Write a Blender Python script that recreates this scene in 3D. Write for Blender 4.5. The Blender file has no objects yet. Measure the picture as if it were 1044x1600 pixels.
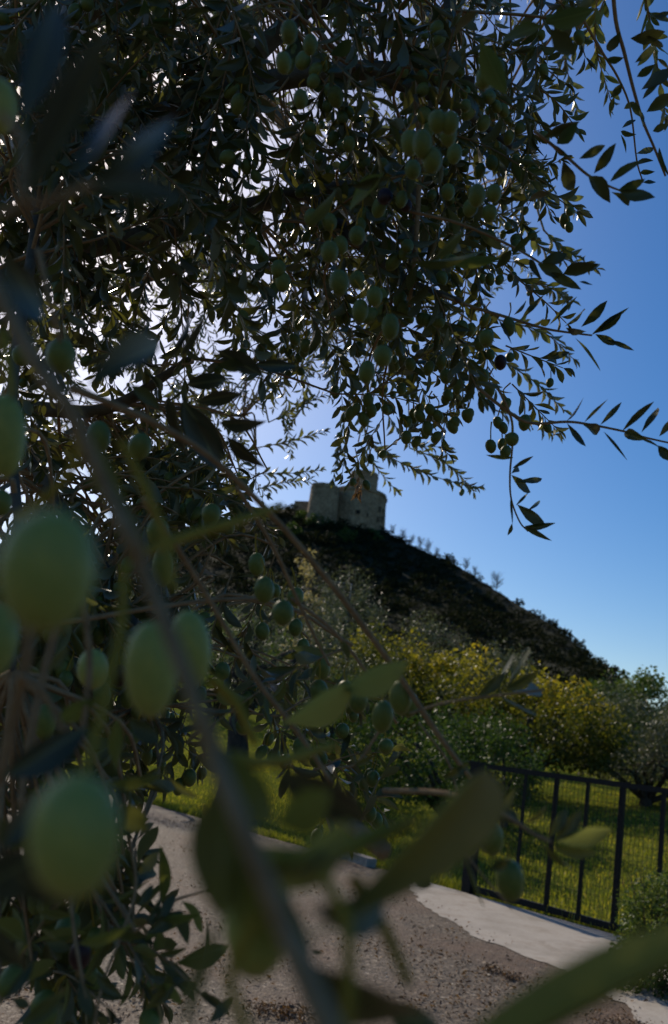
import bpy, math, random
import numpy as np
from mathutils import Vector, Matrix, Quaternion, noise as mnoise
rng = random.Random(11)
nrng = np.random.RandomState(5)
S = bpy.context.scene
COL = S.collection
R = math.radians
# ------------------------------------------------------------------ camera, sky, sun, exposure
F = 1248.0                       # focal length in photograph pixels (1044 x 1600)
PITCH, ROLL = R(16), R(7.5)
EYE = Vector((0, 0, 1.6))
fwd = Vector((0, math.cos(PITCH), math.sin(PITCH)))
r0 = Vector((1, 0, 0)); u0 = Vector((0, -math.sin(PITCH), math.cos(PITCH)))
cr = r0*math.cos(ROLL) + u0*math.sin(ROLL)
cu = -r0*math.sin(ROLL) + u0*math.cos(ROLL)
cam_d = bpy.data.cameras.new('camera'); cam = bpy.data.objects.new('camera', cam_d); COL.objects.link(cam)
cam.matrix_world = Matrix(((cr.x, cu.x, -fwd.x, EYE.x), (cr.y, cu.y, -fwd.y, EYE.y), (cr.z, cu.z, -fwd.z, EYE.z), (0, 0, 0, 1)))
cam_d.sensor_fit = 'VERTICAL'; cam_d.sensor_height = 36.0; cam_d.lens = 36.0*F/1600
cam_d.clip_start = 0.02; cam_d.clip_end = 6000
cam_d.dof.use_dof = True; cam_d.dof.focus_distance = 1.4; cam_d.dof.aperture_fstop = 6.6
S.camera = cam
SUN_AZ, SUN_EL = -29.0, 38.0
W = bpy.data.worlds.new('World'); S.world = W; W.use_nodes = True
wn = W.node_tree; wn.nodes.clear()
sky = wn.nodes.new('ShaderNodeTexSky'); sky.sky_type = 'NISHITA'; sky.sun_disc = False
sky.sun_elevation = R(SUN_EL); sky.sun_rotation = R(SUN_AZ); sky.altitude = 300
sky.air_density = 1.0; sky.dust_density = 1.2; sky.ozone_density = 1.0
bg = wn.nodes.new('ShaderNodeBackground'); bg.inputs[1].default_value = 0.145
wo = wn.nodes.new('ShaderNodeOutputWorld')
hs = wn.nodes.new('ShaderNodeHueSaturation'); hs.inputs['Hue'].default_value = 0.505; hs.inputs['Saturation'].default_value = 1.56      # the camera's vivid colour
wn.links.new(sky.outputs[0], hs.inputs['Color']); wn.links.new(hs.outputs[0], bg.inputs[0]); wn.links.new(bg.outputs[0], wo.inputs[0])
sun_d = bpy.data.lights.new('sun', 'SUN'); sun = bpy.data.objects.new('sun', sun_d); COL.objects.link(sun)
sun_d.energy = 4.6; sun_d.angle = R(0.5); sun_d.color = (1.0, 0.88, 0.72)
SUND = Vector((math.sin(R(SUN_AZ))*math.cos(R(SUN_EL)), math.cos(R(SUN_AZ))*math.cos(R(SUN_EL)), math.sin(R(SUN_EL))))
sun.rotation_euler = (-SUND).to_track_quat('-Z', 'Y').to_euler()
S.view_settings.view_transform = 'Standard'; S.view_settings.look = 'None'
S.view_settings.gamma = 1; S.view_settings.use_curve_mapping = False
S.view_settings.exposure = -0.35

# ------------------------------------------------------------------ geometry helpers
def ray(x, y): return (fwd + cr*((x-522)/F) + cu*((800-y)/F)).normalized()
def P(x, y, d): return EYE + ray(x, y)*d
def G(x, y, z=0.0):
    r = ray(x, y); return EYE + r*((z-EYE.z)/r.z)
def proj(p):
    v = p-EYE; zz = v.dot(fwd)
    if zz <= 0.01: return None
    return (522+F*v.dot(cr)/zz, 800-F*v.dot(cu)/zz, zz)
def tag(o, label=None, cat=None, group=None, kind=None):
    if label: o['label'] = label
    if cat: o['category'] = cat
    if group: o['group'] = group
    if kind: o['kind'] = kind
    return o
def empty(name, loc, label, cat, group=None):
    o = bpy.data.objects.new(name, None); o.location = loc; o.empty_display_size = 0.1; COL.objects.link(o)
    return tag(o, label, cat, group)
def link(o, parent=None):
    COL.objects.link(o)
    if parent is not None: o.parent = parent
    return o
def mesh_np(name, verts, faces, mat, smooth=False, attr=None):
    """verts (n,3), faces (m,k) numpy"""
    verts = np.asarray(verts, dtype=np.float32); faces = np.asarray(faces, dtype=np.int32)
    me = bpy.data.meshes.new(name)
    m, k = faces.shape
    me.vertices.add(len(verts)); me.vertices.foreach_set('co', verts.ravel())
    me.loops.add(m*k); me.loops.foreach_set('vertex_index', faces.ravel())
    me.polygons.add(m); me.polygons.foreach_set('loop_start', np.arange(0, m*k, k, dtype=np.int32))
    me.polygons.foreach_set('loop_total', np.full(m, k, dtype=np.int32))
    if smooth: me.polygons.foreach_set('use_smooth', np.ones(m, dtype=bool))
    me.update(calc_edges=True)
    if attr is not None:
        a = me.attributes.new('tint', 'FLOAT', 'FACE'); a.data.foreach_set('value', np.asarray(attr, dtype=np.float32))
    if mat is not None: me.materials.append(mat)
    return me
def instance_np(tv, tf, mats, tints=None):
    """tv (v,3), tf (f,k); mats (n,3,4) -> big arrays"""
    n = len(mats); v = len(tv)
    V = np.einsum('nij,vj->nvi', mats[:, :, :3], tv) + mats[:, None, :, 3]
    Fc = tf[None, :, :] + (np.arange(n)*v)[:, None, None]
    t = None if tints is None else np.repeat(tints, len(tf))
    return V.reshape(-1, 3), Fc.reshape(-1, tf.shape[1]), t
class MB:
    """collects tubes, boxes and grids into one quad/tri mesh"""
    def __init__(s): s.v = []; s.f = []
    def add(s, vs, fs):
        b = len(s.v); s.v += [tuple(v) for v in vs]; s.f += [tuple(i+b for i in f) for f in fs]
    def tube(s, pts, radii, n=6, cap=True):
        pts = [Vector(p) for p in pts]; vs = []; N = len(pts)
        t = (pts[1]-pts[0]).normalized(); a = t.orthogonal().normalized()
        for i, p in enumerate(pts):
            t = (pts[min(i+1, N-1)]-pts[max(i-1, 0)])
            t = t.normalized() if t.length > 1e-9 else Vector((0, 0, 1))
            a = (a - t*a.dot(t))
            a = a.normalized() if a.length > 1e-6 else t.orthogonal().normalized()
            b = t.cross(a); r = radii[i]
            for k in range(n):
                an = 2*math.pi*k/n; vs.append(p + a*(r*math.cos(an)) + b*(r*math.sin(an)))
        fs = [(i*n+k, i*n+(k+1) % n, (i+1)*n+(k+1) % n, (i+1)*n+k) for i in range(N-1) for k in range(n)]
        if cap: fs += [tuple(range(n))[::-1], tuple(range((N-1)*n, N*n))]
        s.add(vs, fs)
    def box(s, c, ax, ay, az, sx, sy, sz, bev=0.0):
        c = Vector(c); vs = []
        for dz in (-1, 1):
            for dy in (-1, 1):
                for dx in (-1, 1): vs.append(c+ax*(dx*sx/2)+ay*(dy*sy/2)+az*(dz*sz/2))
        s.add(vs, [(0, 2, 3, 1), (4, 5, 7, 6), (0, 1, 5, 4), (2, 6, 7, 3), (0, 4, 6, 2), (1, 3, 7, 5)])
    def mesh(s, name, mat, smooth=True):
        me = bpy.data.meshes.new(name); me.from_pydata(s.v, [], s.f); me.update()
        if smooth: me.polygons.foreach_set('use_smooth', np.ones(len(me.polygons), dtype=bool))
        me.materials.append(mat); return me
    def build(s, name, mat, parent=None, smooth=True, rel=False, kind=None):
        if parent is not None and not rel:
            o_ = parent.matrix_basis.translation if parent.parent is None else parent.parent.matrix_basis.translation+parent.matrix_basis.translation
            s.v = [(v[0]-o_.x, v[1]-o_.y, v[2]-o_.z) for v in s.v]
        o = bpy.data.objects.new(name, s.mesh(name, mat, smooth)); link(o, parent)
        if kind: o['kind'] = kind
        return o
def shift(verts, parent):
    return np.asarray(verts) - np.array(parent.location)
def catmull(pts, sub=6):
    pts = [Vector(p) for p in pts]
    if len(pts) == 2: return [pts[0].lerp(pts[1], i/sub) for i in range(sub+1)]
    q = [pts[0]*2-pts[1]] + pts + [pts[-1]*2-pts[-2]]; out = []
    for i in range(1, len(q)-2):
        a, b, c, d = q[i-1:i+3]
        for k in range(sub):
            t = k/sub
            out.append(0.5*((2*b)+(c-a)*t+(2*a-5*b+4*c-d)*t*t+(3*b-a-3*c+d)*t**3))
    out.append(pts[-1]); return out
def fbm(x, y, s=0.0, oct=4):
    return mnoise.fractal(Vector((x, y, s)), 1.0, 2.0, oct)

# ------------------------------------------------------------------ materials
def mat(name): 
    m = bpy.data.materials.new(name); m.use_nodes = True; nt = m.node_tree; nt.nodes.clear()
    return m, nt, nt.nodes.new('ShaderNodeOutputMaterial')
def N(nt, t, **kw):
    n = nt.nodes.new(t)
    for k, v in kw.items():
        if k in ('operation', 'blend_type', 'data_type', 'attribute_name', 'feature', 'noise_dimensions', 'distance', 'invert'): setattr(n, k, v)
    return n
def noise(nt, scale, detail=4, rough=.6, coord='Object', dist=0):
    tc = nt.nodes.new('ShaderNodeTexCoord'); n = nt.nodes.new('ShaderNodeTexNoise')
    n.inputs['Scale'].default_value = scale; n.inputs['Detail'].default_value = detail; n.inputs['Roughness'].default_value = rough
    n.inputs['Distortion'].default_value = dist
    nt.links.new(tc.outputs[coord], n.inputs['Vector']); return n.outputs['Fac']
def ramp(nt, fac, stops):
    r = nt.nodes.new('ShaderNodeValToRGB'); e = r.color_ramp.elements
    while len(e) < len(stops): e.new(0.5)
    for i, (p, c) in enumerate(stops):
        e[i].position = p; e[i].color = (*c, 1)
    nt.links.new(fac, r.inputs[0]); return r.outputs[0]
def mixc(nt, fac, a, b, mode='MIX'):
    m = nt.nodes.new('ShaderNodeMix'); m.data_type = 'RGBA'; m.blend_type = mode
    for sock, v in ((m.inputs[0], fac), (m.inputs[6], a), (m.inputs[7], b)):
        if hasattr(v, 'links'): nt.links.new(v, sock)
        elif isinstance(v, tuple): sock.default_value = (*v, 1)
        else: sock.default_value = v
    return m.outputs[2]
def bump(nt, h, strength=.3, dist=.01):
    b = nt.nodes.new('ShaderNodeBump'); b.inputs['Strength'].default_value = strength; b.inputs['Distance'].default_value = dist
    nt.links.new(h, b.inputs['Height']); return b.outputs[0]
def principled(nt, out, col, rough=.6, spec=.5, nrm=None, metal=0, link_out=True):
    p = nt.nodes.new('ShaderNodeBsdfPrincipled')
    if isinstance(col, tuple): p.inputs['Base Color'].default_value = (*col, 1)
    else: nt.links.new(col, p.inputs['Base Color'])
    if hasattr(rough, 'links'): nt.links.new(rough, p.inputs['Roughness'])
    else: p.inputs['Roughness'].default_value = rough
    p.inputs['Specular IOR Level'].default_value = spec; p.inputs['Metallic'].default_value = metal
    if nrm is not None: nt.links.new(nrm, p.inputs['Normal'])
    if link_out: nt.links.new(p.outputs[0], out.inputs[0])
    return p
def leaf_mat(name, top, top2, under, trans, tfac=.25, rough=.38, attr=False, stops=None, spec=.5):
    m, nt, out = mat(name)
    if attr:
        a = nt.nodes.new('ShaderNodeAttribute'); a.attribute_name = 'tint'; rnd = a.outputs['Fac']
    else:
        oi = nt.nodes.new('ShaderNodeObjectInfo'); rnd = oi.outputs['Random']
    c = ramp(nt, rnd, stops) if stops else mixc(nt, rnd, top, top2)
    if not stops:
        tcx = nt.nodes.new('ShaderNodeTexCoord'); sx = nt.nodes.new('ShaderNodeSeparateXYZ'); nt.links.new(tcx.outputs['Object'], sx.inputs[0]); ab = nt.nodes.new('ShaderNodeMath'); ab.operation = 'ABSOLUTE'; nt.links.new(sx.outputs[0], ab.inputs[0])
        nz = noise(nt, 60, 3); c = mixc(nt, .25, c, ramp(nt, nz, [(0.3, (.03, .035, .012)), (.7, (.12, .13, .06))]))
        if not attr: c = mixc(nt, ramp(nt, ab.outputs[0], [(0.02, (.8, .8, .8)), (.05, (0, 0, 0))]), c, (.16, .17, .07))
        geo = nt.nodes.new('ShaderNodeNewGeometry')
        c = mixc(nt, geo.outputs['Backfacing'], c, under)
    p = principled(nt, out, c, rough, spec, link_out=False)
    t = nt.nodes.new('ShaderNodeBsdfTranslucent')
    if stops: nt.links.new(mixc(nt, 1.0, c, (1.6, 1.5, .9), 'MULTIPLY'), t.inputs[0])
    else: t.inputs[0].default_value = (*trans, 1)
    mx = nt.nodes.new('ShaderNodeMixShader'); mx.inputs[0].default_value = tfac
    if not stops:                                    # some leaves let less light through than others
        wn_ = nt.nodes.new('ShaderNodeTexWhiteNoise'); wn_.noise_dimensions = '1D'; nt.links.new(rnd, wn_.inputs['W'])
        mr = nt.nodes.new('ShaderNodeMapRange'); mr.inputs[3].default_value = tfac*(.15 if tfac < .4 else .9); mr.inputs[4].default_value = tfac*1.5; nt.links.new(wn_.outputs['Value'], mr.inputs[0]); nt.links.new(mr.outputs[0], mx.inputs[0])
    nt.links.new(p.outputs[0], mx.inputs[1]); nt.links.new(t.outputs[0], mx.inputs[2]); nt.links.new(mx.outputs[0], out.inputs[0])
    return m
M = {}
M['leaf'] = leaf_mat('olive_leaf', (.04, .055, .014), (.09, .08, .022), (.14, .145, .05), (.26, .27, .04), .32, .45, spec=.3)
M['leaf_lit'] = leaf_mat('lit_olive_leaf', (.09, .11, .035), (.13, .14, .05), (.19, .20, .085), (.42, .42, .09), .42, .5, spec=.2)  # brighter leaf copy: sunlight shining through is painted into its colours
M['leaf_darker'] = leaf_mat('darker_olive_leaf', (.02, .032, .022), (.05, .042, .018), (.07, .075, .05), (.10, .10, .03), .06, .38, spec=.5)  # darker copy of the leaf with little translucency
M['leaf_s'] = leaf_mat('olive_leaf_small', (.03, .042, .013), (.07, .066, .018), (.13, .125, .065), (.20, .20, .035), .22, .34, attr=True, spec=.35)
M['leaf_far'] = leaf_mat('olive_leaf_far', (.045, .055, .02), (.09, .09, .035), (.17, .165, .09), (.24, .25, .055), .26, .32, attr=True)
M['leaf_grey'] = leaf_mat('olive_leaf_grey', (.042, .052, .026), (.09, .098, .052), (.13, .14, .08), (.16, .18, .055), .24, .5, attr=True, spec=.3)
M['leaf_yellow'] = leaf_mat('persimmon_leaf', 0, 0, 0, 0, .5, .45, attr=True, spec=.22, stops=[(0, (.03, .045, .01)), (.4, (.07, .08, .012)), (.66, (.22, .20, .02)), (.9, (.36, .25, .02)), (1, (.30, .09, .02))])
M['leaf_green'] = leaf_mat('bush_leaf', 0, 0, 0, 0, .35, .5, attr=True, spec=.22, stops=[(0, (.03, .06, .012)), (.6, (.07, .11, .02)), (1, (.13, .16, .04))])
M['leaf_pale'] = leaf_mat('pale_leaf', 0, 0, 0, 0, .4, .5, attr=True, stops=[(0, (.12, .11, .05)), (1, (.4, .34, .17))])
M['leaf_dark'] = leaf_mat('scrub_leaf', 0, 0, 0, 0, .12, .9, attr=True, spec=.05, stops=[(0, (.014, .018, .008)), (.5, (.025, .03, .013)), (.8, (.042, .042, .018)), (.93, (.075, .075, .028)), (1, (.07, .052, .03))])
M['leaf_dry'] = leaf_mat('dry_leaf', 0, 0, 0, 0, .2, .6, attr=True, stops=[(0, (.07, .04, .02)), (.6, (.12, .065, .03)), (1, (.22, .13, .06))])
M['grass'] = leaf_mat('grass_blade', 0, 0, 0, 0, .5, .5, attr=True, stops=[(0, (.07, .10, .012)), (.6, (.20, .22, .02)), (.93, (.33, .30, .035)), (1, (.3, .25, .09))])
def olive_mat(name, a, b):
    m, nt, out = mat(name)
    oi = nt.nodes.new('ShaderNodeObjectInfo')
    c = mixc(nt, oi.outputs['Random'], a, b)
    n1 = noise(nt, 3.0, 3); c = mixc(nt, ramp(nt, n1, [(.4, (0, 0, 0)), (.7, (.5, .5, .5))]), c, (a[0]*1.5, a[1]*1.25, a[2]*1.1))
    v = nt.nodes.new('ShaderNodeTexVoronoi'); v.inputs['Scale'].default_value = 14
    tc = nt.nodes.new('ShaderNodeTexCoord'); nt.links.new(tc.outputs['Object'], v.inputs['Vector'])
    sp = ramp(nt, v.outputs['Distance'], [(0.05, (.55, .55, .55)), (.12, (0, 0, 0))])
    c = mixc(nt, sp, c, (a[0]*2.2, a[1]*1.8, a[2]*2.2))
    p = principled(nt, out, c, .5, .35)
    p.inputs['Subsurface Weight'].default_value = .25; p.inputs['Subsurface Radius'].default_value = (.5, .6, .2)
    p.inputs['Subsurface Scale'].default_value = .004
    return m
M['olive'] = olive_mat('olive_skin', (.14, .17, .035), (.09, .12, .025))
M['olive_pale'] = olive_mat('olive_skin_pale', (.30, .33, .085), (.24, .29, .07))  # brighter skin for near fruit: their light is put into the colour
M['olive_purple'] = olive_mat('olive_skin_purple', (.035, .014, .016), (.025, .012, .014))
def bark(name, a, b, sc, rough=.8):
    m, nt, out = mat(name)
    n = noise(nt, sc, 6, .7); c = ramp(nt, n, [(.3, a), (.7, b)])
    principled(nt, out, c, 1.0, .05, bump(nt, n, .6, .004)); return m
M['twig'] = bark('twig_bark', (.22, .14, .075), (.38, .26, .15), 90)
M['bark'] = bark('olive_bark', (.06, .05, .04), (.18, .16, .13), 14)
M['peduncle'] = bark('peduncle', (.30, .2, .03), (.38, .27, .05), 60, .6)
M['bark_far'] = bark('dark_bark', (.03, .025, .02), (.08, .065, .05), 8)
# ground
m, nt, out = mat('gravel_road')
big = noise(nt, .55, 5, .65); mid = noise(nt, 4, 4, .7); fine = noise(nt, 60, 3, .8)
v = nt.nodes.new('ShaderNodeTexVoronoi'); v.inputs['Scale'].default_value = 42; tc = nt.nodes.new('ShaderNodeTexCoord'); nt.links.new(tc.outputs['Object'], v.inputs['Vector'])
c = ramp(nt, v.outputs['Color'], [(0, (.022, .015, .008)), (.5, (.088, .064, .041)), (.85, (.165, .125, .083)), (1, (.46, .39, .29))])
c = mixc(nt, ramp(nt, big, [(.44, (0, 0, 0)), (.58, (.8, .8, .8))]), c, ramp(nt, mid, [(.3, (.055, .03, .015)), (.7, (.135, .08, .045))]))
c = mixc(nt, ramp(nt, fine, [(.45, (0, 0, 0)), (.8, (.5, .5, .5))]), c, (.05, .042, .035))
hh = mixc(nt, .5, v.outputs['Distance'], fine)
principled(nt, out, c, ramp(nt, fine, [(.35, (.55, .55, .55)), (.65, (.95, .95, .95))]), .32, bump(nt, hh, 1.0, .012)); M['road'] = m
m, nt, out = mat('concrete_apron')
a = noise(nt, 1.2, 6, .7); b = noise(nt, 70, 3, .7)
c = mixc(nt, ramp(nt, b, [(.3, (0, 0, 0)), (.8, (.4, .4, .4))]), ramp(nt, a, [(.3, (.28, .245, .20)), (.55, (.42, .375, .315)), (.7, (.30, .25, .195))]), (.2, .175, .14))
e = noise(nt, 2.2, 7, .75, dist=.6); c = mixc(nt, ramp(nt, e, [(.52, (0, 0, 0)), (.7, (.6, .6, .6))]), c, (.20, .155, .11))
principled(nt, out, c, .9, .1, bump(nt, b, .5, .005)); M['concrete'] = m
m, nt, out = mat('grass_ground')
a = noise(nt, .5, 6, .7); b = noise(nt, 14, 5, .7)
c = mixc(nt, .5, ramp(nt, a, [(.35, (.09, .12, .014)), (.65, (.20, .20, .03))]), ramp(nt, b, [(.35, (.04, .06, .012)), (.7, (.13, .15, .03))]))
principled(nt, out, c, 1, .0, bump(nt, b, 1, .08)); M['ground'] = m
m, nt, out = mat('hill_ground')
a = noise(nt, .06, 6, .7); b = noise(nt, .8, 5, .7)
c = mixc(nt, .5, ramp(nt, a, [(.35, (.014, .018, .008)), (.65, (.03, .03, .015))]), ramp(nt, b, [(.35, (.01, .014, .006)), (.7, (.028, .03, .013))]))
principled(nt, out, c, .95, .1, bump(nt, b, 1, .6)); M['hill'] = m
m, nt, out = mat('castle_stone')
tc = nt.nodes.new('ShaderNodeTexCoord'); br = nt.nodes.new('ShaderNodeTexVoronoi'); br.inputs['Scale'].default_value = 1.3
nt.links.new(tc.outputs['Object'], br.inputs['Vector']); a = noise(nt, .25, 5, .7)
c = mixc(nt, .55, ramp(nt, a, [(.35, (.13, .082, .045)), (.65, (.46, .32, .18))]), ramp(nt, br.outputs['Color'], [(0, (.15, .095, .05)), (1, (.42, .29, .17))]))
principled(nt, out, c, .9, .2, bump(nt, br.outputs['Distance'], .6, .2)); M['stone'] = m
m, nt, out = mat('opening_shade'); principled(nt, out, (.02, .018, .016), .9, .2); M['opening'] = m
m, nt, out = mat('black_metal'); a = noise(nt, 25, 4); principled(nt, out, ramp(nt, a, [(.3, (.006, .006, .006)), (.75, (.014, .012, .011))]), .6, .2, bump(nt, a, .15, .002)); M['metal'] = m
m, nt, out = mat('galvanised_wire'); principled(nt, out, (.012, .014, .012), .7, .2); M['wire'] = m
m, nt, out = mat('grey_steel'); principled(nt, out, (.25, .26, .26), .6, .5); M['steel'] = m
m, nt, out = mat('kerb_stone'); a = noise(nt, 12, 5); principled(nt, out, ramp(nt, a, [(.3, (.18, .16, .13)), (.7, (.32, .28, .24))]), .85, .3, bump(nt, a, .5, .01)); M['kerb'] = m

# ------------------------------------------------------------------ terrain
E0 = G(240, 1258); E1 = G(985, 1468)               # far edge of the road
ed = (E1-E0).normalized(); en = Vector((-ed.y, ed.x, 0))
if en.y < 0: en = -en                                # points away from the camera, into the field
def wdist(x, y): return (Vector((x, y, 0))-E0).dot(en)
def field(x, y):
    w = wdist(x, y)
    if w <= 0.1: return 0.0
    t = w-0.1
    k = float(np.interp(math.atan2(x, y), [-.45, -.15, .1, .35], [.165, .15, .105, .085])); z = k*t*min(1, t/5) if t < 24 else k*24+(t-24)*0.05
    return z + 0.10*min(1, t/3)*fbm(x*.35, y*.35, 3)*min(1.6, 1+t/30)
SKY = [(-900, 860, 300), (-300, 870, 320), (100, 850, 310), (400, 806, 300), (445, 792, 300), (490, 792, 298), (560, 808, 292), (605, 832, 286), (640, 851, 278), (720, 886, 262), (800, 937, 245), (860, 972, 225), (905, 1010, 205),
       (945, 1048, 180), (985, 1090, 150), (1044, 1125, 130), (1300, 1200, 120), (1800, 1260, 120)]
skt = []
for (x, y, d) in SKY:
    r_ = ray(x, y); h = math.hypot(r_.x, r_.y)
    skt.append((math.atan2(r_.x, r_.y), EYE.z + d*r_.z/h, d))   # d = horizontal distance
skt.sort()
ska = np.array([s[0] for s in skt]); skz = np.array([s[1] for s in skt]); skr = np.array([s[2] for s in skt])
def hillz(x, y):
    az = math.atan2(x, y); r = math.hypot(x, y)
    f = field(x, y)
    zs = float(np.interp(az, ska, skz)); rs = float(np.interp(az, ska, skr))
    if az < ska[0]: zs = max(8, zs - (ska[0]-az)*60)
    zs = max(zs, 4.0)
    s = (r/rs-0.42)/0.58
    if s <= 0: return f
    fb = field(x/r*rs*.42, y/r*rs*.42)
    fb = fb*1.0
    if s < 1:
        k = s*s*(1.6-0.6*s); k = 0.35*k+0.65*(s**1.25)
        z = fb + (zs-fb)*k
    else: z = max(-2.0, zs - (s-1)*zs*0.8)
    z += 1.6*fbm(x*.03, y*.03, 9)*min(1, s*3)*(1 if s < .9 else 0.3)
    return z
# polar sheet: fine near, coarse far
azs = list(np.linspace(-math.pi, -1.0, 30)[:-1]) + list(np.linspace(-1.0, 0.85, 230)[:-1]) + list(np.linspace(0.85, math.pi, 30)[:-1])
rad = [0.0] + list(np.geomspace(1.5, 60, 90)) + list(np.linspace(64, 340, 80)) + [380, 430, 520, 700, 1100, 2000, 4000]
vs = []; 
for r in rad:
    for a in azs:
        x = math.sin(a)*r; y = math.cos(a)*r
        if r > 600: z = -2.0
        elif r < 64: z = min(hillz(x, y), field(x, y)) if r < 40 else hillz(x, y)
        else: z = hillz(x, y)
        w = wdist(x, y)
        if w < 0.1: z = -0.02 if r < 200 else z
        vs.append((x, y, z))
na = len(azs); fs = []
for i in range(len(rad)-1):
    for j in range(na):
        fs.append((i*na+j, i*na+(j+1) % na, (i+1)*na+(j+1) % na, (i+1)*na+j))
V = np.array(vs); Fq = np.array(fs)[:, ::-1]
cen = V[Fq].mean(1); rr = np.hypot(cen[:, 0], cen[:, 1]); hillmask = rr > 62
def sub(mask, name, mt):
    f = Fq[mask]; u, inv = np.unique(f, return_inverse=True)
    me = mesh_np(name, V[u], inv.reshape(f.shape), mt, True); o = bpy.data.objects.new(name, me); link(o); tag(o, kind='structure'); return o
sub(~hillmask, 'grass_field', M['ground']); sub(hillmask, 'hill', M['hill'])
# road sheet (towards the camera from the far edge)
def sheet(name, poly, z, mt, n=1):
    vs = [(p[0], p[1], z) for p in poly]
    me = bpy.data.meshes.new(name); me.from_pydata(vs, [], [tuple(range(len(vs)))]); me.update()
    if me.polygons[0].normal.z < 0: me.flip_normals()
    me.materials.append(mt); o = bpy.data.objects.new(name, me); link(o); return tag(o, kind='structure')
farL = E0-ed*40; farR = E1+ed*25
edge = []
for i in range(140):
    p = farL.lerp(farR, i/139); p = p + en*(0.10*fbm(p.x*1.3, p.y*1.3, 1)+.02*fbm(p.x*9, p.y*9, 1)); edge.append((p.x, p.y))
sheet('road', edge + [((farR-en*14).x, (farR-en*14).y), ((farL-en*14).x, (farL-en*14).y)], 0.004, M['road'])
cp = [(628, 1374), (650, 1398), (662, 1415), (705, 1440), (757, 1470), (827, 1497), (872, 1515), (905, 1532), (970, 1569), (1002, 1600), (1150, 1720), (1400, 1900)]
low = catmull([G(*c) for c in cp], 16)
low = [p + Vector((0.08*fbm(p.x*4, p.y*4, 2), 0.12*fbm(p.x*4, p.y*4, 5), 0)) for p in low]
up = [E0.lerp(E1, t) - en*0.03 for t in np.linspace((low[0]-E0).dot(ed)/(E1-E0).length, 2.6, 30)]
sheet('concrete_apron', [(p.x, p.y) for p in low] + [(p.x, p.y) for p in reversed(up)], 0.010, M['concrete'])

# ------------------------------------------------------------------ leaf and olive templates
def leaf_template(nseg, bend=0.12, twist=0.0, fold=0.10, wid=1.0):
    prof = lambda t: (0.035 + math.sin(math.pi*max(0, (t-.07)/.93)**0.9)**0.95*(1-0.12*t)*0.5)*wid
    ts = [i/nseg for i in range(nseg+1)]
    vs = []; fs = []; rows = []
    for i, t in enumerate(ts):
        z = -bend*t*t; w = prof(t) if 0 < i < nseg else 0; a = twist*t
        if w == 0: rows.append([len(vs)]); vs.append((0, t, z)); continue
        rows.append([len(vs), len(vs)+1, len(vs)+2])
        for s in (-1, 0, 1): vs.append((s*w*math.cos(a), t, z+(fold*abs(s)*w)+s*w*math.sin(a)))
    for a, b in zip(rows, rows[1:]):
        if len(a) == 1: fs += [(a[0], b[1], b[0]), (a[0], b[2], b[1])]
        elif len(b) == 1: fs += [(a[0], a[1], b[0]), (a[1], a[2], b[0])]
        else: fs += [(a[0], a[1], b[1]), (a[0], b[1], b[0]), (a[1], a[2], b[2]), (a[1], b[2], b[1])]
    return np.array(vs), np.array(fs)
LT_HI = [leaf_template(10, .10, .2, .25), leaf_template(10, .25, -.5, .3), leaf_template(10, .0, .5, .15), leaf_template(10, -.12, -.2, .2)]
LT_LO = [leaf_template(5, .12, .2, .25), leaf_template(5, .25, -.4, .3), leaf_template(5, -.05, .5, .2)]
LEAF_ME = [mesh_np('leaf', v, f, M['leaf'], True) for v, f in LT_HI]
LEAF_LT = [mesh_np('leaf', v, f, M['leaf_lit'], True) for v, f in LT_HI[:1]]
LEAF_DK = [mesh_np('leaf', v, f, M['leaf_darker'], True) for v, f in LT_HI]
def ell(nu, nv):
    vs = [(0, 0, 1)]; fs = []
    for i in range(1, nv):
        th = math.pi*i/nv; z = math.cos(th); r = math.sin(th)*(1.0+0.03*z)
        for j in range(nu): vs.append((r*math.cos(2*math.pi*j/nu), r*math.sin(2*math.pi*j/nu), z*(1 if z > 0 else 1.04)))
    vs.append((0, 0, -1.09)); n = len(vs)
    for j in range(nu): fs.append((0, 1+j, 1+(j+1) % nu))
    for i in range(nv-2):
        for j in range(nu):
            a = 1+i*nu+j; b = 1+i*nu+(j+1) % nu; fs += [(a, a+nu, b+nu), (a, b+nu, b)]
    b0 = 1+(nv-2)*nu
    for j in range(nu): fs.append((b0+j, n-1, b0+(j+1) % nu))
    return np.array(vs, dtype=float), np.array(fs)
OV_HI = ell(32, 20); OV_MID = ell(14, 10); OV_LO = ell(8, 6)
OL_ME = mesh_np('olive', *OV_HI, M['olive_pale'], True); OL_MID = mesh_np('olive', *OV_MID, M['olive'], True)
OLP_MID = mesh_np('olive', *OV_MID, M['olive_purple'], True)

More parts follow.
